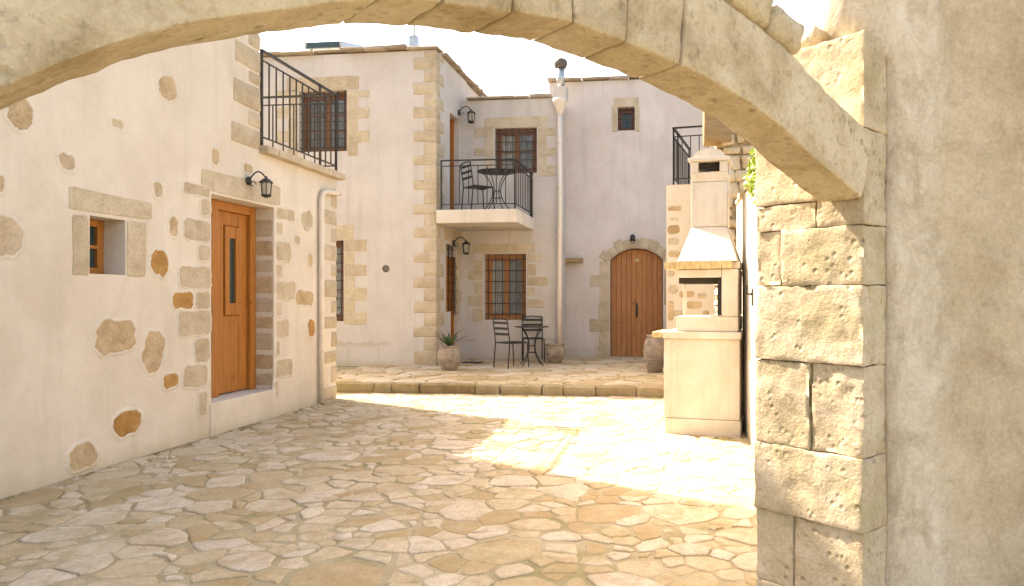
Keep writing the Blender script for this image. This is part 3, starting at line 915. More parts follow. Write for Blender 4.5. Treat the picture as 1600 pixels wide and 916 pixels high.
coping(far, (X1+0.12, Y2), (X2-0.18, Y2), Z2, 0.10, 7)

# glazed windows with wooden frames and iron bars
def window(par, P, u0, u1, z0, z1, rec, leaves=2, nv=5, nh=4, fr=0.07, wood='winwood', glass='glass', curtain=True, cross=3, bars=True):
    PP = lambda u, z, d: P(u, z, rec + d)
    mb = MB()
    for (a, b, c, e) in ((u0+0.003, u0+fr, z0+0.003, z1-0.003), (u1-fr, u1-0.003, z0+0.003, z1-0.003), (u0+fr, u1-fr, z0+0.003, z0+fr), (u0+fr, u1-fr, z1-fr, z1-0.003)):
        pbox(mb, PP, a, b, c, e, 0.0, 0.07)
    w = mb.build('window', wood, par, bevel=0.004)
    iw = (u1-u0-2*fr)/leaves
    for k in range(leaves):
        a = u0+fr+iw*k+0.003; b = a+iw-0.006; s = 0.05
        for (c0, c1, e0, e1) in ((a, a+s, z0+fr+0.002, z1-fr-0.002), (b-s, b, z0+fr+0.002, z1-fr-0.002), (a+s, b-s, z0+fr+0.002, z0+fr+s), (a+s, b-s, z1-fr-s, z1-fr-0.002)):
            bar('sash', c0, c1, e0, e1, 0.015, 0.06, w, wood, 0.003, PP)
        for j in range(cross):
            e0 = z0+fr+s + (z1-z0-2*fr-2*s)*j/cross; e1 = z0+fr+s + (z1-z0-2*fr-2*s)*(j+1)/cross
            bar('pane', a+s-0.004, b-s+0.004, e0+0.008, e1-0.008, 0.034, 0.040, w, glass, 0, PP)
            if j: bar('glazing_bar', a+s, b-s, e0-0.010, e0+0.010, 0.022, 0.05, w, wood, 0, PP)
        if curtain:
            cm = MB(); n = 14; vs_ = []
            for q in range(n+1):
                uu = a+0.02 + (b-a-0.04)*q/n*(0.62 if curtain == 'half' else 1); dd = 0.13 + 0.018*sin(q*1.9+k)
                vs_ += [PP(uu, z0+fr, dd), PP(uu, z1-fr, dd), PP(uu, z0+fr, dd+0.004), PP(uu, z1-fr, dd+0.004)]
            fs = []
            for q in range(n):
                o4 = q*4; fs += [(o4, o4+4, o4+5, o4+1), (o4+2, o4+3, o4+7, o4+6)]
            cm.add(vs_, fs).build('curtain', 'curtain', w, recalc=False)
    if bars:
        for k in range(nv):
            u = u0 + (u1-u0)*(k+0.5)/nv
            m_ = MB(); pbox(m_, P, u-0.007, u+0.007, z0+0.002, z1-0.002, 0.055, 0.069); m_.build('grille_bar', 'iron', w)
        for k in range(nh):
            z = z0 + (z1-z0)*(k+0.5)/nh
            m_ = MB(); pbox(m_, P, u0+0.002, u1-0.002, z-0.008, z+0.008, 0.048, 0.056); m_.build('grille_bar', 'iron', w)
    return w
window(far, P1, *up1, 0.16, nv=7, nh=7)
window(far, P1, *lo1, 0.16, nv=7, nh=9)
window(far, P2, *lo2, 0.14, nv=6, nh=6, wood='archdoor', cross=1)
window(far, P2, *up2, 0.12, nv=6, nh=5, cross=2)
window(far, P1s, s0, s1, sz0, sz1, 0.22, leaves=1, nv=3, nh=8, cross=1)
for (a, b, c, e, lab) in ((ud0, ud1, ZBAL+0.02, ZBAL+2.0, 'narrow wooden balcony door seen edge on'), (13.92, 14.48, ZT+0.01, ZT+2.08, 'narrow door under the balcony seen edge on')):
    dr = bar('door', a+0.005, b-0.005, c+0.005, e-0.005, 0.16, 0.20, far, 'doorwood', 0.004, P1s); dr['label'] = lab
    bar('door_post', b-0.07, b-0.003, c+0.004, e-0.004, 0.10, 0.158, dr, 'doorwood', 0.004, P1s); bar('door_post', a+0.003, a+0.07, c+0.004, e-0.004, 0.10, 0.158, dr, 'doorwood', 0.004, P1s)
# stone trim
def trim(P, rects, par, Y=None, name='jamb_stone', mat='quoin', sq=6, jit=0.03, proud=0.012, n=16):
    for i, r in enumerate(rects):
        u0, u1, z0, z1 = R1(*r, Y)
        plate(name, P, rectish(u0, u1, z0-0.004, z1+0.003, int(r[0]*13+r[1]*3), 0.07, 0.02), mat, par, 0.005, 0.004)
trim(P1, [(448,121,561,141)], far, Y1, 'lintel'); trim(P1, [(500,352,553,374)], far, Y1, 'lintel')
trim(P1, [(543,142,577,152),(543,153,559,167),(543,168,577,185),(543,186,559,204),(543,205,577,222),(543,223,559,243),
          (433,142,466,152),(450,153,466,167),(433,168,466,185),(450,186,466,204),(433,205,466,222),(450,223,466,243)], far, Y1)
trim(P1, [(538,375,573,392),(538,393,554,413),(538,414,573,431),(538,432,554,449),(538,450,573,470),(538,471,554,488),(538,489,573,507)], far, Y1)
trim(P2, [(740,381,836,395)], far, Y2, 'lintel'); trim(P2, [(757,183,855,199)], far, Y2, 'lintel')
trim(P2, [(741,407,755,421),(732,423,755,436),(741,441,755,459),(732,462,755,478),(739,482,755,503),
          (824,398,845,408),(824,413,837,430),(824,433,856,446),(824,449,836,462),(824,468,850,481)], far, Y2, sq=4, jit=0.05)
trim(P2, [(741,200,771,214),(757,215,771,230),(741,231,771,243),(757,244,771,272),
          (841,200,868,212),(841,213,854,230),(841,231,868,244),(841,245,854,258),(841,259,868,275)], far, Y2)
# bay corner quoins
rows = [(90,109),(129,148),(167,184),(204,222),(242,258),(281,297),(320,335),(355,372),(395,411),(433,450),(471,489),(510,527),(548,570)]
xl = FY(646, 300, Y1)[0]; xs = FY(662, 300, Y1)[0]
last = Z1 - 0.02
for k, (a, b) in enumerate(rows):
    zt = FY(660, a, Y1)[1]; zb = FY(660, b, Y1)[1]
    if last - zt > 0.08: quoin('quoin', X1, Y1, -1, 1, X1-xs, 0.46, zt+0.006, last-0.004, 'quoin', far, seed=200+k)
    quoin('quoin', X1, Y1, -1, 1, X1-xl, 0.24, zb+0.002, zt, 'quoin', far, seed=300+k)
    last = zb
quoin('quoin', X1, Y1, -1, 1, X1-xs, 0.40, ZT+0.012, last-0.004, 'quoin', far, seed=340)
# surround of the narrow side window
for k in range(6):
    zc = sz0 - 0.05 + (sz1-sz0+0.1)*k/6; h = (sz1-sz0+0.1)/6 - 0.015
    plate('jamb_stone', P1s, rectish(s1+0.01, s1+(0.30 if k % 2 else 0.17), zc, zc+h, 500+k), 'quoin', far, 0.005, 0.004)
plate('lintel', P1s, rectish(s0-0.12, s1+0.25, sz1+0.07, sz1+0.30, 520), 'quoin', far, 0.005, 0.004)
# round vent on the bay
vx, vz = FY(603, 420, Y1)
o = MB().lathe([(0.0,0),(0.062,0.0),(0.066,0.012),(0.052,0.02),(0.050,0.008),(0.0,0.008)], n=20).build('round_vent', 'darkmetal', None, smooth=False)
o.rotation_euler = (radians(90), 0, 0); o.location = (vx, Y1+0.002, vz); setp(o, far)
# balcony
BX1 = X2*0 + onY(808, 336, 12.96).x; BY0 = 12.96; ZB0 = FY(750, 348, BY0)[1]
bal = MB().box((X1+0.016, BY0, ZB0), (BX1, Y2-0.003, ZBAL)).build('balcony', 'white', far, bevel=0.015)
rl = railing('balcony_railing', [(X1+0.10, BY0+0.05), (BX1-0.05, BY0+0.05), (BX1-0.05, Y2-0.02)], ZBAL, 0.90, far, gap=0.155, mid=0.10)
# hopper and downpipe
hx, hz = FY(875, 166, Y2-0.10); hy = Y2 - 0.10
MB().lathe([(0.045,-0.17),(0.055,-0.12),(0.13,0.06),(0.145,0.10),(0.15,0.16),(0.12,0.16)], (hx, hy, hz-0.02), 16).build('rain_hopper', 'pipe', far, smooth=True)
MB().tube([(hx, hy, hz-0.15), (hx, hy, 3.0), (hx-0.01, hy, 1.6), (hx-0.02, hy, ZT+0.06)], 0.048, 12).build('downpipe', 'pipe', far, smooth=True)
for zc in (1.2, 2.6, 3.6, 4.5): MB().lathe([(0.052,0),(0.058,0.004),(0.058,0.026),(0.052,0.03)], (hx-0.012, hy, zc), 14).build('pipe_clip', 'pipe', far)

# ================================================================== HOUSE WITH THE ARCHED DOOR
ah = thing('arched_door_house', 'tall pinkish white house with an arched red brown door at the end of the terrace', 'house', (0, Y3, ZT))
a0 = FY(953, 480, Y3)[0]; a1 = FY(1036, 480, Y3)[0]; azt = FY(994, 388, Y3)[1]; azs = FY(953, 407, Y3)[1]
sw = R1(965,167,992,204,Y3)
wall_panel('wall', P3, X2-0.36, 3.6, ZB, Z3, [(a0, a1, ZT+0.015, azt), sw], 0.40, 'farwhite', ah, step=0.4)
MB().box((X2-0.36, Y3+0.41, ZB), (X2-0.02, 18.0, Z3-0.01)).box((3.2, Y3+0.41, ZB), (3.59, 18.0, Z3-0.01)).box((X2-0.36, 18.0, ZB), (3.6, 18.3, Z3-0.012)).build('rear_wall', 'farwhite', ah)
MB().box((X2-0.34, Y3+0.03, Z3-0.15), (3.58, 18.2, Z3+0.012)).build('roof', 'slate', ah)
coping(ah, (X2-0.40, Y3), (3.6, Y3), Z3, 0.09, 8)
# arched opening: spandrels and a ring of stones
acx = (a0+a1)/2; aw = (a1-a0)/2; rise = azt - azs; AR = (aw*aw + rise*rise)/(2*rise); acz = azt - AR
half = math.asin(aw/AR)
def arcp(t, r): return acx + r*sin(t), acz + r*cos(t)
sp = MB()
for sgn in (-1, 1):
    prof = [(acx + sgn*(aw-0.0005), azt-0.0005)] + [arcp(sgn*half*k/8, AR) for k in range(8, -1, -1)]
    prof = [(u, min(z, azt-0.0005)) for u, z in prof]
    v = [P3(u, z, 0.004) for u, z in prof] + [P3(u, z, 0.39) for u, z in prof]; n = len(prof)
    sp.add(v, [tuple(range(n)), tuple(range(n, 2*n))] + [(k, (k+1) % n, n+(k+1) % n, n+k) for k in range(n)])
sp.build('spandrel', 'farwhite', ah)
def leaf_arch(u0, u1, inset, d0_, d1_, name, par, mat, bev=0.0):
    n = 4; top = []
    for k in range(n+1):
        u = u0 + (u1-u0)*k/n; x = max(-aw, min(aw, u-acx)); top.append((u, acz + sqrt(max(0, (AR-inset)**2 - x*x))))
    pr = [(u0, ZT+0.02), (u1, ZT+0.02)] + top[::-1]; m = len(pr)
    v = [P3(u, z, d0_) for u, z in pr] + [P3(u, z, d1_) for u, z in pr]
    return MB().add(v, [tuple(range(m)), tuple(range(m, 2*m))] + [(k, (k+1) % m, m+(k+1) % m, m+k) for k in range(m)]).build(name, mat, par, bevel=bev)
adoor = leaf_arch(a0+0.003, a1-0.003, 0.003, 0.20, 0.24, 'door', ah, 'archdoor')
nb = 10
for k in range(nb):
    u = a0 + 0.012 + (a1-a0-0.024)*k/nb
    leaf_arch(u+0.0025, u+(a1-a0-0.024)/nb-0.0025, 0.012, 0.165+0.004*(k % 2), 0.198, 'door_board', adoor, 'archdoor', 0.004)
bar('lock_plate', acx-0.02, acx+0.02, ZT+0.85, ZT+1.15, 0.150, 0.168, adoor, 'iron', 0.004, P3)
MB().tube([P3(acx, ZT+1.10, 0.150), P3(acx, ZT+1.08, 0.12), P3(acx, ZT+0.92, 0.12), P3(acx, ZT+0.90, 0.150)], 0.010, 8).build('handle', 'iron', adoor, smooth=True)
bar('number_plate', acx-0.05, acx+0.05, azt-0.27, azt-0.21, 0.156, 0.166, adoor, 'ochretile', 0.003, P3)
ext = half + 0.10
for k in range(9):
    t0 = -ext + 2*ext*k/9 + 0.006; t1 = -ext + 2*ext*(k+1)/9 - 0.006; ro = AR + random.Random(k).uniform(0.17, 0.25)
    poly = [arcp(t0 + (t1-t0)*q/3, AR+0.004) for q in range(4)] + [arcp(t1 + (t0-t1)*q/3, ro + 0.01*((q+k) % 2)) for q in range(4)]
    plate('arch_stone', P3, poly, 'quoin', ah, 0.014, 0.010)
trim(P3, [(937,408,952,429),(922,430,952,448),(937,449,952,474),(935,475,952,498),(921,499,952,518),(936,519,952,540),(934,541,952,562),
          (1038,410,1052,432),(1038,433,1066,450),(1038,451,1052,476)], ah, Y3, sq=5, jit=0.05)
trim(P3, [(959,153,998,166)], ah, Y3, 'lintel'); trim(P3, [(956,167,964,206),(993,167,999,206)], ah, Y3)
u0, u1, z0, z1 = sw
swin = window(ah, P3, u0, u1, z0, z1, 0.18, leaves=1, nv=3, nh=3, fr=0.035, cross=1, curtain=False, glass='panelglass')
u0, u1, z0, z1 = R1(878,404,911,411,Y3)
MB().box((u0, Y3-0.20, z0), (u1, Y3+0.05, z1)).build('wall_ledge', 'beam', ah, bevel=0.01)

# ================================================================== RIGHT BLOCK (stair block with railing), turned a little
RA = radians(-9.5); RDIR = Vector((cos(RA), sin(RA), 0)); RBACK = Vector((-sin(RA), cos(RA), 0))
bc = at(1041, 500, 10.95); bc.z = 0
blk = thing('stair_block', 'low white plastered block with exposed stones behind the barbecue', 'building', bc)
ZK = at(1041, 290, 10.95).z
PB = lambda u, z, d: tuple(bc + RDIR*u + RBACK*d + UP*z)
wall_panel('wall', PB, 0, 2.6, 0.02, ZK, [], 0.35, 'white', blk, step=0.3)
PBs = lambda u, z, d: tuple(bc + RBACK*u + RDIR*d + UP*z)
wall_panel('side_wall', PBs, 0.352, 3.7, 0.02, ZK, [], 0.35, 'white', blk)
m_ = MB(); pbox(m_, PB, 0.02, 2.58, ZK-0.15, ZK+0.012, 0.02, 3.6); m_.build('roof', 'slate', blk)
rb = random.Random(4)
for (x0, y0, x1, y1, mt) in ((1044,322,1064,330,'wallstone'),(1046,340,1060,345,'greystone'),(1043,352,1062,366,'wallstone'),(1044,372,1060,382,'quoin'),(1045,392,1062,402,'wallstone'),(1044,420,1054,432,'quoin'),
        (1062,455,1084,464,'wallstone'),(1073,471,1096,482,'wallstone'),(1052,485,1068,494,'quoin'),(1098,486,1108,493,'wallstone'),(1090,458,1104,466,'greystone'),(1044,446,1058,458,'quoin'),(1044,470,1052,500,'wallstone')):
    def toB(px, py):
        d = ray(px, py); t = (bc - CAMP).dot(RBACK)/d.dot(RBACK); q = CAMP + d*t - bc; return q.dot(RDIR), q.z
    ua, za = toB(x0, y1); ub, zb_ = toB(x1, y0)
    plate('wall_stone', PB, rectish(ua, ub, za, zb_, int(x0+y0), 0.25, 0.06), mt, blk, 0.006, 0.006)
ra = bc + RDIR*0.10 + RBACK*0.06; rbk = ra + RBACK*1.6; rrt = ra + RDIR*1.9
railing('railing', [(rbk.x, rbk.y), (ra.x, ra.y), (rrt.x, rrt.y)], ZK, 0.86, blk, gap=0.125, mid=0.13)

# ================================================================== RIGHT WALL, rubble wall, creeper
XR = 0.74
rw = thing('garden_wall', 'low white sunlit wall between the barbecue and the stone pier', 'wall', (XR+0.2, 6.5, 0))
PRW = lambda u, z, d: (XR + d, u, z)
ZR = 2.46
wall_panel('wall', PRW, 4.4, 8.7, -0.05, ZR, [], 0.35, 'white', rw, step=0.25)
for k in range(9):
    rough_block('coping_stone', (0.37, 0.46, 0.07), lambda p, k=k: (XR-0.03+p.x*0.95+0.002, 4.42+k*0.475+p.y, ZR+0.004+p.z), 'rubble', rw, res=0.12, rad=0.02, amp=0.02, seed=600+k, freq=4)
hk = onX(1177, 463, XR); 
hook = MB().box((XR-0.004, hk.y-0.02, hk.z-0.09), (XR-0.016, hk.y+0.02, hk.z+0.07)).build('gate_hinge', 'iron', rw, bevel=0.003); hook['label'] = 'small black iron hinge'
MB().tube([(XR-0.014, hk.y, hk.z+0.02), (XR-0.06, hk.y, hk.z+0.02), (XR-0.06, hk.y, hk.z+0.10)], 0.012, 8).build('hinge_pin', 'iron', rw)

rc = at(1127, 400, 9.3); rc.z = 0
rub = thing('rubble_wall', 'tall sunlit end of a rough rubble wall behind the barbecue chimney', 'wall', rc)
MB().box((rc.x+0.03, rc.y+0.04, 0), (rc.x+0.75, rc.y+0.55, 4.6)).build('core', 'rubble', rub)
rr = random.Random(12); z = 0.0; row = 0
while z < 4.6:
    h = rr.uniform(0.10, 0.2); u = 0.0
    while u < 0.74:
        w = rr.uniform(0.12, 0.26); w = min(w, 0.78-u)
        if w < 0.1: break
        for face in (0,):
            rough_block('rubble_stone', (w-0.014, 0.16, h-0.014), lambda p, u=u, z=z: (rc.x+u+p.x, rc.y-0.05+p.y, z+p.z), 'rubble', rub, res=0.06, rad=0.035, amp=0.03, seed=row*17+int(u*100), freq=6)
        u += w
    v = 0.12
    while v < 0.5:
        w = rr.uniform(0.16, 0.3); w = min(w, 0.62-v)
        if w < 0.08: break
        rough_block('rubble_stone', (0.16, w-0.014, h-0.014), lambda p, v=v, z=z: (rc.x-0.05+p.x, rc.y+v+p.y, z+p.z), 'rubble', rub, res=0.07, rad=0.035, amp=0.03, seed=row*31+int(v*100), freq=6)
        v += w
    z += h; row += 1
cb = at(1100, 221, 9.2); ct = at(1126, 150, 9.2)
rough_block('corbel', (rc.x+0.12-cb.x, 0.34, 0.75), lambda p: (cb.x+p.x, cb.y+0.02+p.y, cb.z+p.z), 'beam', rub, res=0.1, rad=0.02, amp=0.01, seed=3)

cr = thing('creeper', 'bright green creeper hanging over the top of the white wall', 'plant', (XR+0.02, 6.15, ZR))
cv = random.Random(9); fm = MB(); stem = MB()
for s_ in range(7):
    y = cv.uniform(5.75, 6.55); pts = [(XR+0.15, y, ZR+0.09)]
    ln = cv.uniform(0.25, 0.5)
    for k in range(1, 7):
        pts.append((XR-0.03-0.03*cv.random(), y + cv.uniform(-0.04, 0.04), ZR+0.12-ln*k/6))
    stem.tube(pts, 0.004, 5)
    for k in range(46):
        t = cv.random()*5.99; i = int(t); q = Vector(pts[i]).lerp(Vector(pts[i+1]), t-i) + Vector((cv.uniform(-0.07, 0.02), cv.uniform(-0.07, 0.07), cv.uniform(-0.03, 0.10)))
        a = Vector((cv.uniform(-1,1), cv.uniform(-1,1), cv.uniform(-1,0.2))).normalized(); b = a.orthogonal().normalized(); l = cv.uniform(0.035, 0.06)
        fm.add([q, q+a*l*0.5+b*l*0.38, q+a*l, q+a*l*0.5-b*l*0.38], [(0,1,2,3)])
for k in range(330):
    y = cv.uniform(5.7, 6.9); q = Vector((XR + cv.uniform(0.0, 0.3), y, ZR+0.06+abs(cv.gauss(0, 0.2))))
    a = Vector((cv.uniform(-1,1), cv.uniform(-1,1), cv.uniform(-0.6,1))).normalized(); b = a.orthogonal().normalized(); l = cv.uniform(0.04, 0.07)
    fm.add([q, q+a*l*0.5+b*l*0.38, q+a*l, q+a*l*0.5-b*l*0.38], [(0,1,2,3)])
fm.build('foliage', 'vine', cr, recalc=False); stem.build('stems', 'vine', cr)

# ================================================================== BARBECUE
b0 = at(1040, 676, 7.52); b0.z = 0
S = 7.52/F                                 # metres per photograph pixel at the front face
bq = thing('barbecue', 'cream masonry barbecue with a chimney, standing in the sun', 'barbecue', b0, RA)
def BL(o): return local(o, bq)
W = 114*S
def bx(name, x0, x1, y0, y1, z0, z1, mat='bbqwhite', bev=0.012, par=None):
    o = MB().box((x0,y0,z0),(x1,y1,z1)).build(name, mat, None, bevel=bev)
    local(o, par or bq); return o
zc = 0.98
bx('plinth', -0.01, W+0.005, -0.005, 0.62, 0.0, 0.17)
bx('body', 0.0, W-0.005, 0.012, 0.60, 0.172, zc)
bx('corner_strip', -0.018, 0.05, -0.004, 0.06, 0.174, zc-0.003)
bx('counter', -0.03, W+0.01, -0.03, 0.64, zc+0.002, zc+0.075, bev=0.014)
bx('counter_end', -0.14, -0.034, -0.02, 0.5, zc+0.012, zc+0.070, 'ochretile', 0.016)
zt = 1.40 + (465-421)*S; ox0, ox1, oz0, oz1 = 20*S, 86*S, 1.40-(494-465)*S, 1.40+(465-434)*S
fz0 = zc + 0.077
bx('fire_sill', 17*S, W-0.02, 0.0, 0.56, fz0, oz0)
bx('fire_cheek', ox1, W-0.022, 0.002, 0.558, oz0+0.002, zt-0.002)
bx('fire_lintel', 17*S, ox1-0.002, 0.004, 0.10, oz1, zt-0.003)
bx('fire_post', 17*S+0.001, ox0+0.002, 0.44, 0.555, oz0+0.002, zt-0.003)
bx('grate_frame', ox1-0.045, ox1-0.003, 0.05, 0.45, oz0+0.01, oz1+0.06, 'iron', 0.003)
bx('soot_lining', ox0-0.01, ox1-0.004, 0.102, 0.56, oz1-0.06, oz1+0.02, 'dark', 0.0)
for zz in (oz0+0.10, oz0+0.2, oz0+0.3): bx('grill_support', ox1-0.075, ox1-0.047, 0.06, 0.40, zz, zz+0.012, 'iron', 0.0)
nb = 13; x = -0.005
for k in range(nb):
    w = (103*S)/nb
    o = bx('tile', x+0.0008, x+w-0.0008, -0.045, 0.06, zt+0.001, zt+0.072, 'ochretile', 0.004); x += w
x = -0.005
bx('hood_shelf', -0.004, W-0.008, 0.062, 0.60, zt+0.002, zt+0.074)
# hood
hz0, hz1 = zt + 0.076, 1.40 + (465-352)*S
hx0, hx1, tx0, tx1 = 19*S, 110*S, 33*S, 90*S
hd0, hd1, td0, td1 = -0.03, 0.60, 0.32, 0.59
BL(MB().hexa([(hx0,hd0,hz0),(hx1,hd0,hz0),(hx1,hd1,hz0),(hx0,hd1,hz0),(tx0,td0,hz1),(tx1,td0,hz1),(tx1,td1,hz1),(tx0,td1,hz1)]).build('hood', 'white', None, bevel=0.012))
cz1 = 1.40 + (465-279)*S
bx('chimney', tx0, tx1, td0, td1, hz1+0.002, cz1-0.002)
fl0 = (tx0-0.01, tx1+0.01)
nz = cz1 + 0.09
BL(MB().hexa([(tx0,td0,cz1),(tx1,td0,cz1),(tx1,td1,cz1),(tx0,td1,cz1),(tx0-0.005,td0-0.03,nz),(tx1+0.005,td0-0.03,nz),(tx1+0.005,td1+0.03,nz),(tx0-0.005,td1+0.03,nz)]).build('chimney_neck', 'bbqwhite', None, bevel=0.008))
kz = 1.40 + (465-247)*S
for (x0, x1) in ((tx0-0.004, tx0+0.075), (tx1-0.075, tx1+0.004)):
    for (y0, y1) in ((td0-0.028, td0+0.05), (td1-0.05, td1+0.028)):
        bx('cap_post', x0, x1, y0, y1, nz+0.001, kz-0.001, bev=0.006)
bx('flue_lining', tx0+0.06, tx1-0.06, td0+0.06, td1-0.04, nz+0.05, kz-0.002, 'dark', 0.0)
bx('chimney_cap', tx0-0.03, tx1+0.03, td0-0.055, td1+0.055, kz, kz+0.04, bev=0.01)
cw = (tx1-tx0)/2; cxm = (tx0+tx1)/2
vs_ = []; fs = []; n = 12
for k in range(n+1):
    t = pi*k/n; xx = cxm - (cw-0.02)*cos(t); zz = kz+0.041 + 0.10*sin(t)
    vs_ += [(xx, td0+0.0, zz), (xx, td1, zz)]
for k in range(n): fs.append((2*k, 2*k+2, 2*k+3, 2*k+1))
fs.append(tuple(2*k for k in range(n+1))); fs.append(tuple(2*k+1 for k in range(n+1))); fs.append((0,1,2*n+1,2*n))
BL(MB().add(vs_, fs).build('cap_dome', 'bbqwhite', None, smooth=False))

# ================================================================== STONE ARCH in the foreground
AT = Vector((-0.657, 0.7536, 0)); AP = Vector((0.7536, 0.657, 0))    # camera-plan: thickness and along-wall directions
def cw2(v): return Vector((v[0]*CS - v[1]*SN, v[0]*SN + v[1]*CS, 0))
TD = cw2(AT); PD_ = cw2(AP)
E0 = camxy(1.01, 2.60)
def A(q, h, t):  # q metres leftwards from the pier edge, h absolute height, t depth into the wall
    return E0 - PD_*q + TD*t + UP*h
arch = thing('stone_arch', 'low sandy limestone arch and its block pier framing the courtyard', 'arch', E0)
ctrl = [(-0.06,0.28),(0.02,0.348),(0.332,0.454),(0.495,0.520),(0.737,0.583),(1.01,0.621),(1.187,0.634),(1.36,0.636),(1.537,0.617),(1.70,0.594),(1.88,0.549),(2.114,0.458),(2.229,0.4037),(2.379,0.3057),(2.52,0.20),(2.66,0.08),(2.76,-0.03)]
def cr_(t):
    i = max(0, min(len(ctrl)-2, int(t))); f = t - i
    p0 = ctrl[max(0, i-1)]; p1 = ctrl[i]; p2 = ctrl[i+1]; p3 = ctrl[min(len(ctrl)-1, i+2)]
    o = []
    for a in range(2):
        o.append(0.5*((2*p1[a]) + (-p0[a]+p2[a])*f + (2*p0[a]-5*p1[a]+4*p2[a]-p3[a])*f*f + (-p0[a]+3*p1[a]-3*p2[a]+p3[a])*f**3))
    return o
samp = [cr_(1 + (len(ctrl)-2)*k/400) for k in range(401)]
arc = [0.0]
for a, b in zip(samp, samp[1:]): arc.append(arc[-1] + sqrt((a[0]-b[0])**2 + (a[1]-b[1])**2))
def on_arc(s_):
    s_ = max(0, min(arc[-1], s_)); lo = 0; hi = 400
    while hi - lo > 1:
        m_ = (lo+hi)//2
        if arc[m_] <= s_: lo = m_
        else: hi = m_
    f = (s_-arc[lo])/(arc[hi]-arc[lo]); a, b = samp[lo], samp[hi]
    w = 8; c, d = samp[max(0, lo-w)], samp[min(400, hi+w)]
    tx, ty = d[0]-c[0], d[1]-c[1]; l = sqrt(tx*tx+ty*ty)
    return a[0]+(b[0]-a[0])*f, a[1]+(b[1]-a[1])*f, -ty/l, tx/l     # position and outward normal
def arc_of_q(q):
    return min(range(401), key=lambda k: abs(samp[k][0]-q))
TH = 0.165; RING = 0.25
cuts = [0.0] + [arc[arc_of_q(q)] for q in (0.98, 1.18, 1.355, 1.525, 1.70, 1.845)] + [arc[-1]]
for k, (s0_, s1_) in enumerate(zip(cuts, cuts[1:])):
    L = s1_ - s0_ - 0.006; j = 0.006*((k*5) % 3 - 1)
    def mp(p, s0_=s0_, j=j):
        q, h, nx, nz_ = on_arc(s0_ + 0.002 + p.x)
        if nz_ < 0: nx, nz_ = -nx, -nz_
        return A(q + nx*p.y, EYE + h + nz_*p.y, p.z + j*0.5)
    rough_block('voussoir', (L, RING + 0.01*((k*7) % 3 - 1), TH), mp, 'arch', arch, res=0.022, rad=0.005, amp=0.0045, seed=700+k, freq=12)
# pier: courses of blocks; joints measured at the near edge
LJ = 0.455   # length of the jamb face
def block(name, t0, t1, q0, q1, h0, h1, seed, mat='pier', amp=0.005, rad=0.003, res=0.017, skew=0.0):
    def mp(p): return A(q0 + p.y*1.0, h0 + p.z + skew*p.x, t0 + p.x)
    return rough_block(name, (t1-t0, q1-q0, h1-h0), mp, mat, arch, res=res, rad=rad, amp=amp, seed=seed, freq=11)
QB = -0.26   # how far the blocks reach behind the jamb face
hs = [EYE+v for v in (0.258, 0.045, -0.244, -0.572, -0.836, -1.12)] + [-0.05]
G_ = 0.001
block('pier_block', 0.19, LJ, QB, 0.004, EYE+0.36, EYE+0.60, 1); block('pier_block', 0.0, 0.186, QB, -0.004, EYE+0.262, EYE+0.60, 2, amp=0.005)
block('pier_block', 0.0, LJ-0.01, QB, -0.004, EYE+0.604, EYE+0.945, 22)
block('pier_block', 0.19, LJ, QB, 0.0, hs[0]+G_, EYE+0.356, 3)
block('pier_block', 0.0, 0.335, QB, 0.0, hs[1]+G_, hs[0]-G_, 4); block('pier_block', 0.343, LJ, QB, -0.006, hs[1]+G_, hs[0]-G_, 5)
block('pier_block', 0.0, LJ, QB, 0.004, hs[2]+G_, hs[1]-G_, 6)
block('pier_block', 0.0, 0.205, QB, -0.004, hs[3]+G_, hs[2]-G_, 7); block('pier_block', 0.214, LJ, QB, 0.002, hs[3]+G_, hs[2]-G_, 8)
block('pier_block', 0.0, LJ+0.004, QB, 0.006, hs[4]+G_, hs[3]-G_, 9)
block('pier_block', 0.0, 0.28, QB, -0.002, hs[5]+G_, hs[4]-G_, 10); block('pier_block', 0.288, LJ, QB, -0.004, hs[5]+G_, hs[4]-G_, 11, amp=0.004)
block('pier_block', 0.0, LJ, QB, 0.004, hs[6], hs[5]-G_, 12)
m_ = MB(); 
def abox(mb, q0, q1, h0, h1, t0, t1):
    return mb.hexa([tuple(A(q0,h0,t0)), tuple(A(q1,h0,t0)), tuple(A(q1,h0,t1)), tuple(A(q0,h0,t1)), tuple(A(q0,h1,t0)), tuple(A(q1,h1,t0)), tuple(A(q1,h1,t1)), tuple(A(q0,h1,t1))])
abox(m_, QB+0.01, -0.014, -0.05, EYE+0.90, 0.02, LJ-0.03).build('pier_core', 'mortar', arch)
# left pier, just outside the picture
for k, (h0, h1) in enumerate(((-0.05, 0.36), (0.365, 0.75), (0.755, 1.10), (1.105, 1.38))):
    block('pier_block', 0.0, 0.45, 2.66, 3.05, h0, h1, 40+k, res=0.06)
# broken rubble on top of the ring
rg = random.Random(31); s_ = 0.5
while s_ < arc[-1]-0.1:
    w = rg.uniform(0.14, 0.30); hh = rg.uniform(0.10, 0.2)
    def mp(p, s_=s_):
        q, h, nx, nz_ = on_arc(s_ + p.x)
        if nz_ < 0: nx, nz_ = -nx, -nz_
        return A(q + nx*(RING+0.012+p.y), EYE + h + nz_*(RING+0.012+p.y), p.z+0.004)
    rough_block('rubble_stone', (w-0.012, hh, TH-0.02), mp, 'rubble', arch, res=0.035, rad=0.025, amp=0.018, seed=800+int(s_*100), freq=8)
    s_ += w
for k, (t, q, h, sx, sz) in enumerate(((0.20, -0.20, 0.955, 0.15, 0.08), (0.36, -0.22, 0.955, 0.10, 0.06))):
    block('rubble_stone', t, t+sx, q, q+0.18, EYE+h, EYE+h+sz, 60+k, 'rubble', amp=0.02, rad=0.03, res=0.03)

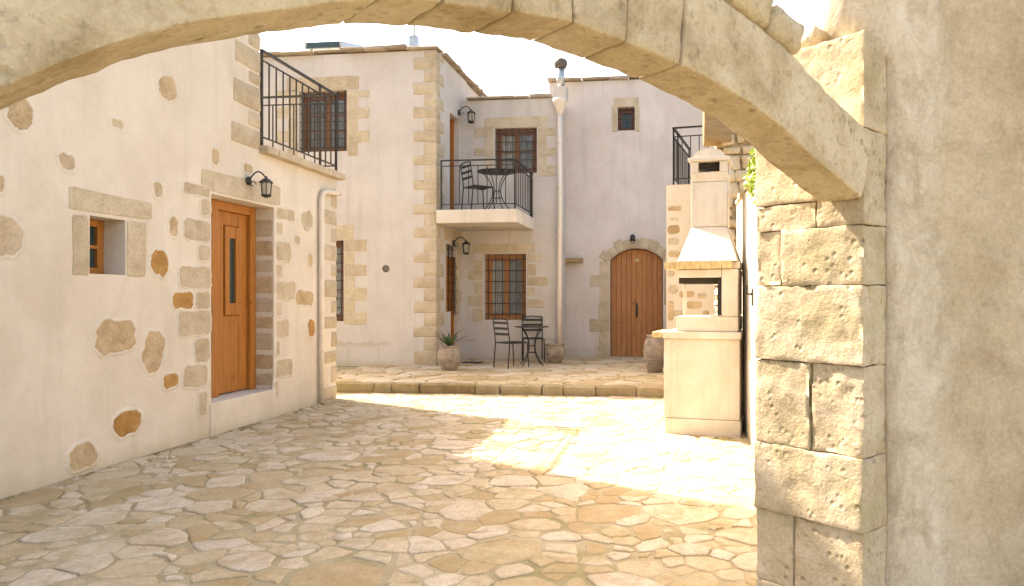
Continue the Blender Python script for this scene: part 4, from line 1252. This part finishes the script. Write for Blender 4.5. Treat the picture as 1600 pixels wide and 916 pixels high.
# plastered wall to the right of the pier
pw = thing('old_plaster_wall', 'weathered brown plastered wall filling the right edge of the view', 'wall', E0 + PD_*0.6)
W0 = E0 + PD_*0.166; WD = cw2(Vector((0.992, 0.125, 0))); WN = cw2(Vector((-0.125, 0.992, 0)))
def AW(u, z, t): return W0 + WD*u + WN*t + UP*z
us = [0.05*k for k in range(48)]; zs_ = [-0.05 + 0.075*k for k in range(52)]
def edge(z):
    e = 0.012*noise.noise(Vector((z*2.3, 1, 0))) + 0.006*noise.noise(Vector((z*9, 4, 0)))
    return e + (0.17 if z > EYE+0.955 else (0.17*max(0, (z-EYE-0.93))/0.025 if z > EYE+0.93 else 0))
v = []; f = []
nu, nz2 = len(us), len(zs_)
for lay in range(2):
    for i, u in enumerate(us):
        for j, z in enumerate(zs_):
            uu = u - (edge(z) if i == 0 else edge(z)*max(0, 1-i/4))
            t = -0.022 + 0.012*noise.noise(Vector((u*1.5, z*1.5, 7))) + 0.004*noise.noise(Vector((u*6, z*6, 2)))
            if i == 0: t += 0.012
            v.append(tuple(AW(uu, z, t if lay == 0 else 0.40)))
def vi(l, i, j): return l*nu*nz2 + i*nz2 + j
for i in range(nu-1):
    for j in range(nz2-1):
        f.append((vi(0,i,j), vi(0,i+1,j), vi(0,i+1,j+1), vi(0,i,j+1))); 
        f.append((vi(1,i,j), vi(1,i,j+1), vi(1,i+1,j+1), vi(1,i+1,j)))
for j in range(nz2-1):
    f.append((vi(0,0,j), vi(0,0,j+1), vi(1,0,j+1), vi(1,0,j))); f.append((vi(0,nu-1,j), vi(1,nu-1,j), vi(1,nu-1,j+1), vi(0,nu-1,j+1)))
for i in range(nu-1):
    f.append((vi(0,i,nz2-1), vi(0,i+1,nz2-1), vi(1,i+1,nz2-1), vi(1,i,nz2-1)))
mb = MB(); mb.v = v; mb.f = f
mb.build('plaster', add_cement(M['oldplaster_base'], tuple(E0 + PD_*0.166 - WD*0.20), tuple(WD)), pw, smooth=True)

# ================================================================== LAMPS, FURNITURE, POTS, ROOF CLUTTER
p = onX(716, 176, X1); lantern('black iron lantern high on the bay wall above the balcony', (X1+0.01, p.y, p.z), radians(90), 1.1)
lantern('black iron lantern under the balcony slab', (X1+0.01, 14.05, FY(727, 380, 14.05)[1]), radians(90), 1.1)
lx, lz = FY(989, 374, Y3)
sl = thing('spot_lamp', 'small black spot lamp above the arched door', 'lamp', (lx, Y3-0.02, lz))
local(MB().box((-0.03,-0.01,-0.05),(0.03,0.014,0.05)).build('wall_plate', 'iron', None, bevel=0.005), sl)
local(MB().tube([(0,0,0.0),(0,-0.06,0.02),(0,-0.11,0.0)], 0.012, 8).build('arm', 'iron', None, smooth=True), sl)
local(MB().tube([(0,-0.08,0.075),(0,-0.095,0.05),(0,-0.13,-0.05)], [0.035,0.05,0.055], 14).build('shade', 'iron', None, smooth=True), sl)
local(MB().lathe([(0.0,-0.04),(0.03,-0.035),(0.042,-0.01),(0.042,0.01),(0.0,0.012)], (0,-0.135,-0.065), 12).build('bulb', 'lampglass', None, smooth=True), sl)

def cafe_table(label, loc, rotz, H=0.72, R=0.32, s=1.0):
    t = thing('cafe_table', label, 'table', loc, rotz, 'round iron cafe tables')
    local(MB().lathe([(0.0,H-0.018),(R-0.01,H-0.018),(R,H-0.012),(R,H-0.002),(R-0.01,H),(0.0,H)], n=32).build('table_top', 'iron', None), t)
    for k in range(4):
        a = pi/4 + k*pi/2; pts = []
        for j in range(13):
            u = j/12; r = R*(0.80 - 2.35*u*(1-u)*(1.0) + 0.05*u); r = max(0.07, r)
            pts.append((r*cos(a), r*sin(a), (H-0.02)*(1-u)))
        local(MB().tube(pts, 0.009, 6).build('leg', 'iron', None, smooth=True), t)
    for zz, rr_ in ((H*0.50, 0.072), (H*0.33, 0.09)):
        ring = [(rr_*cos(2*pi*k/16), rr_*sin(2*pi*k/16), zz) for k in range(17)]
        local(MB().tube(ring, 0.006, 5).build('ring', 'iron', None), t)
    return t
def cafe_chair(label, loc, rotz):
    """faces +x"""
    c = thing('cafe_chair', label, 'chair', loc, rotz, 'slatted iron cafe chairs')
    def L(o): return local(o, c)
    for k in range(6):
        x = -0.17 + 0.068*k
        L(MB().box((x, -0.19, 0.445), (x+0.05, 0.19, 0.455)).build('seat_slat', 'iron', None))
    L(MB().tube([(-0.19,-0.2,0.44),(0.2,-0.2,0.44),(0.2,0.2,0.44),(-0.19,0.2,0.44),(-0.19,-0.2,0.44)], 0.010, 6).build('seat_frame', 'iron', None))
    for sy in (-1, 1):
        L(MB().tube([(0.2,sy*0.2,0.44),(0.23,sy*0.21,0.0)], 0.011, 6).build('leg', 'iron', None))
        L(MB().tube([(-0.26,sy*0.2,0.86),(-0.20,sy*0.2,0.46),(-0.24,sy*0.2,0.0)], 0.011, 6).build('leg', 'iron', None, smooth=True))
    for k, zz in enumerate((0.60, 0.70, 0.80)):
        x = -0.215 - 0.022*k
        L(MB().box((x-0.004, -0.195, zz-0.022), (x+0.004, 0.195, zz+0.022)).build('back_slat', 'iron', None))
    L(MB().tube([(-0.262,-0.2,0.86),(-0.27,0,0.875),(-0.262,0.2,0.86)], 0.011, 6).build('top_rail', 'iron', None))
    return c
ZP = ZT + 0.021
def tp(px, py, z=None): q = onZ(px, py, ZP if z is None else z); return (q.x, q.y, ZP if z is None else z)
q = onZ(831, 571, ZP)
cafe_table('round black iron cafe table on the terrace', (q.x, q.y, ZP), 0.3)
q = onZ(799, 574, ZP); cafe_chair('black iron chair on the terrace, left of the table', (q.x, q.y, ZP), radians(52))
q = onZ(826, 566, ZP); cafe_chair('black iron chair behind the terrace table, against the window', (q.x+0.02, q.y+0.35, ZP), radians(-75))
bx_, by_ = onY(776, 300, 13.35).x, 13.35
cafe_table('round black iron cafe table on the balcony', (bx_, by_, ZBAL+0.004), 0.5, H=0.74, R=0.36)
q = onY(747, 300, 13.3); cafe_chair('black iron chair on the balcony', (q.x, 13.3, ZBAL+0.004), radians(42))

def pot(label, loc, R, H, mouth, belly=0.55, neck=True):
    p_ = thing('terracotta_pot', label, 'pot', loc)
    prof = [(R*0.62,0),(R*0.66,0.01),(R*0.82,H*0.2),(R*0.97,H*belly*0.8),(R,H*belly),(R*0.97,H*0.7),(R*0.85,H*0.85),(mouth*0.93,H*0.92),(mouth,H*0.945),(mouth*1.03,H*0.985),(mouth*0.98,H),(mouth*0.86,H*0.99),(mouth*0.84,H*0.93)]
    body = local(MB().lathe(prof, n=32).build('pot_body', 'terracotta', None, smooth=True), p_)
    for zz in (0.35, 0.62):
        rr_ = R*1.0; local(MB().lathe([(R*0.9,H*zz-0.006),(R*(1.0 if zz<0.5 else 1.005),H*zz-0.006),(R*1.02,H*zz),(R*(1.0 if zz<0.5 else 1.005),H*zz+0.006),(R*0.9,H*zz+0.006)], n=32).build('band', 'terracotta', None, smooth=True), p_)
    local(MB().lathe([(0.0,H*0.93),(mouth*0.85,H*0.935),(mouth*0.85,H*0.94),(0.0,H*0.95)], n=20).build('soil', 'soil', None), p_)
    return p_
q = tp(702, 578); pot('round pot at the foot of the quoins, holding a spiky plant', q, 0.205, 0.42, 0.165)
pl = thing('spiky_plant', 'small dark green spiky plant in the pot beside the bay corner', 'plant', (q[0], q[1], q[2]+0.39))
pr_ = random.Random(2)
for k in range(13):
    a = 2*pi*k/13 + pr_.uniform(-0.2, 0.2); l = pr_.uniform(0.26, 0.38); el = pr_.uniform(0.7, 1.45)
    v = []; f = []; n = 7
    for j in range(n+1):
        t = j/n; rr_ = l*t*cos(el*(1-0.25*t)); zz = l*t*sin(el*(1-0.25*t)); w = 0.034*sin(pi*min(1, 0.18+t*0.82))*(1-t*0.3)
        c_ = Vector((rr_*cos(a), rr_*sin(a), zz)); sd = Vector((-sin(a), cos(a), 0))
        v += [c_ - sd*w + UP*0.008, c_, c_ + sd*w + UP*0.008]
    for j in range(n):
        f += [(3*j, 3*j+1, 3*j+4, 3*j+3), (3*j+1, 3*j+2, 3*j+5, 3*j+4)]
    local(MB().add(v, f).build('leaf', 'palmleaf', None, recalc=False, smooth=True), pl)
q = tp(867, 566); pot('squat wide pot at the foot of the downpipe', q, 0.20, 0.36, 0.19, 0.6)
q = tp(1023, 581); pot('tall jar half hidden by the barbecue', q, 0.19, 0.62, 0.14, 0.55)
q = onZ(741, 567, ZP)
dm = MB().box((q.x-0.22, q.y-0.16, ZP+0.002), (q.x+0.16, q.y+0.12, ZP+0.014)).build('doormat', 'rubber', None, bevel=0.004); tag(dm, 'dark doormat by the door under the balcony', 'doormat')

# roof: solar collector, mast, flue, aerial
x0, zz = FY(480, 76, Y1+0.5); x1, _ = FY(538, 76, Y1+0.5)
so = thing('solar_panel', 'dark solar water panel lying on the flat roof of the bay', 'solar panel', ((x0+x1)/2, Y1+0.9, Z1))
zb = FY(505, 79, Y1+0.5)[1]; zt_ = FY(505, 69, Y1+0.5)[1]
MB().hexa([(x0,Y1+0.4,zb),(x1,Y1+0.4,zb),(x1,Y1+1.4,zb+0.25),(x0,Y1+1.4,zb+0.25),(x0,Y1+0.38,zt_),(x1,Y1+0.38,zt_),(x1,Y1+1.38,zt_+0.25),(x0,Y1+1.38,zt_+0.25)]).build('collector', 'zinc', so)
MB().hexa([(x0+0.05,Y1+0.372,zb+0.012),(x1-0.05,Y1+0.372,zb+0.012),(x1-0.05,Y1+0.41,zb+0.014),(x0+0.05,Y1+0.41,zb+0.014),(x0+0.05,Y1+0.37,zt_-0.01),(x1-0.05,Y1+0.37,zt_-0.01),(x1-0.05,Y1+0.39,zt_-0.01),(x0+0.05,Y1+0.39,zt_-0.01)]).build('glass_edge', 'panelglass', so)
for xx in (x0+0.08, x1-0.08): MB().box((xx-0.02, Y1+0.5, Z1), (xx+0.02, Y1+0.54, zb+0.06)).box((xx-0.02, Y1+1.3, Z1), (xx+0.02, Y1+1.34, zb+0.26)).build('support', 'zinc', so)
mx, mz = FY(647, 66, Y1+0.35)
ms = thing('roof_mast', 'grey block with a thin mast on the roof of the bay', 'mast', (mx, Y1+0.35, Z1))
zz = FY(647, 57, Y1+0.35)[1]
MB().box((mx-0.075, Y1+0.27, Z1+0.01), (mx+0.075, Y1+0.43, zz)).build('block', 'zinc', ms, bevel=0.01)
MB().tube([(mx, Y1+0.35, zz-0.02), (mx, Y1+0.35, zz+0.9)], 0.016, 8).build('mast', 'darkmetal', ms)
fx, _ = FY(876, 140, Y2+0.2)
fl = thing('metal_flue', 'zinc chimney flue with a round dark cowl on the recess roof', 'chimney', (fx, Y2+0.2, Z2))
z_a = FY(876, 153, Y2+0.2)[1]; z_b = FY(876, 138, Y2+0.2)[1]; z_c = FY(876, 106, Y2+0.2)[1]; z_d = FY(876, 93, Y2+0.2)[1]
MB().box((fx-0.14, Y2+0.04, Z2+0.005), (fx+0.14, Y2+0.34, z_b)).build('base', 'pinkwhite', fl, bevel=0.012)
MB().lathe([(0.085, z_b-0.01), (0.085, z_c+0.02)], (fx, Y2+0.2, 0), 20).build('pipe', 'zinc', fl, smooth=True)
MB().lathe([(0.07, z_c-0.02), (0.115, z_c), (0.145, (z_c+z_d)/2), (0.125, z_d-0.02), (0.06, z_d+0.015), (0.0, z_d+0.02)], (fx, Y2+0.2, 0), 20).build('cowl', 'darkmetal', fl, smooth=True)
ax, az = FY(752, 150, Y2+0.05)
ae = thing('aerial', 'thin upright aerial at the inner corner of the roofs', 'aerial', (ax, Y2+0.1, Z2))
MB().tube([(ax, Y2+0.12, Z2), (ax, Y2+0.12, FY(752, 56, Y2+0.1)[1])], 0.009, 6).build('rod', 'darkmetal', ae)
MB().box((ax-0.03, Y2+0.08, Z2), (ax+0.03, Y2+0.16, Z2+0.12)).build('foot', 'zinc', ae)

# moss and weeds along the foot of the left wall
mo = MB(); mr = random.Random(6)
def tuft(x, y, z, s):
    for k in range(7):
        a = mr.uniform(0, 2*pi); l = s*mr.uniform(0.5, 1.2); d = Vector((cos(a), sin(a), mr.uniform(0.3, 1.6))).normalized()*l; sd = Vector((-sin(a), cos(a), 0))*l*0.22
        b = Vector((x + mr.uniform(-s, s)*0.6, y + mr.uniform(-s, s)*0.6, z))
        mo.add([b-sd, b+sd, b+d], [(0,1,2)])
for k in range(1700):
    y = mr.uniform(4.2, 9.8)
    if noise.noise(Vector((y*1.7, 2, 0))) + (0.5 if y > 8.9 else 0) < mr.uniform(-0.25, 0.5): continue
    tuft(XL + 0.02 + abs(mr.gauss(0, 0.07 if y < 8.7 else 0.14)), y, 0.0, mr.uniform(0.012, 0.03))
for k in range(160):
    x = mr.uniform(-5.2, 0.9)
    if noise.noise(Vector((x*1.5, 7, 0))) < mr.uniform(-0.1, 0.4): continue
    tuft(x, YS - 0.02 - abs(mr.gauss(0, 0.03)), 0.0, mr.uniform(0.012, 0.028))
o = mo.build('moss', 'moss', None, recalc=False); o['kind'] = 'stuff'; o['label'] = 'moss and small weeds along the foot of the walls'; o['category'] = 'moss'
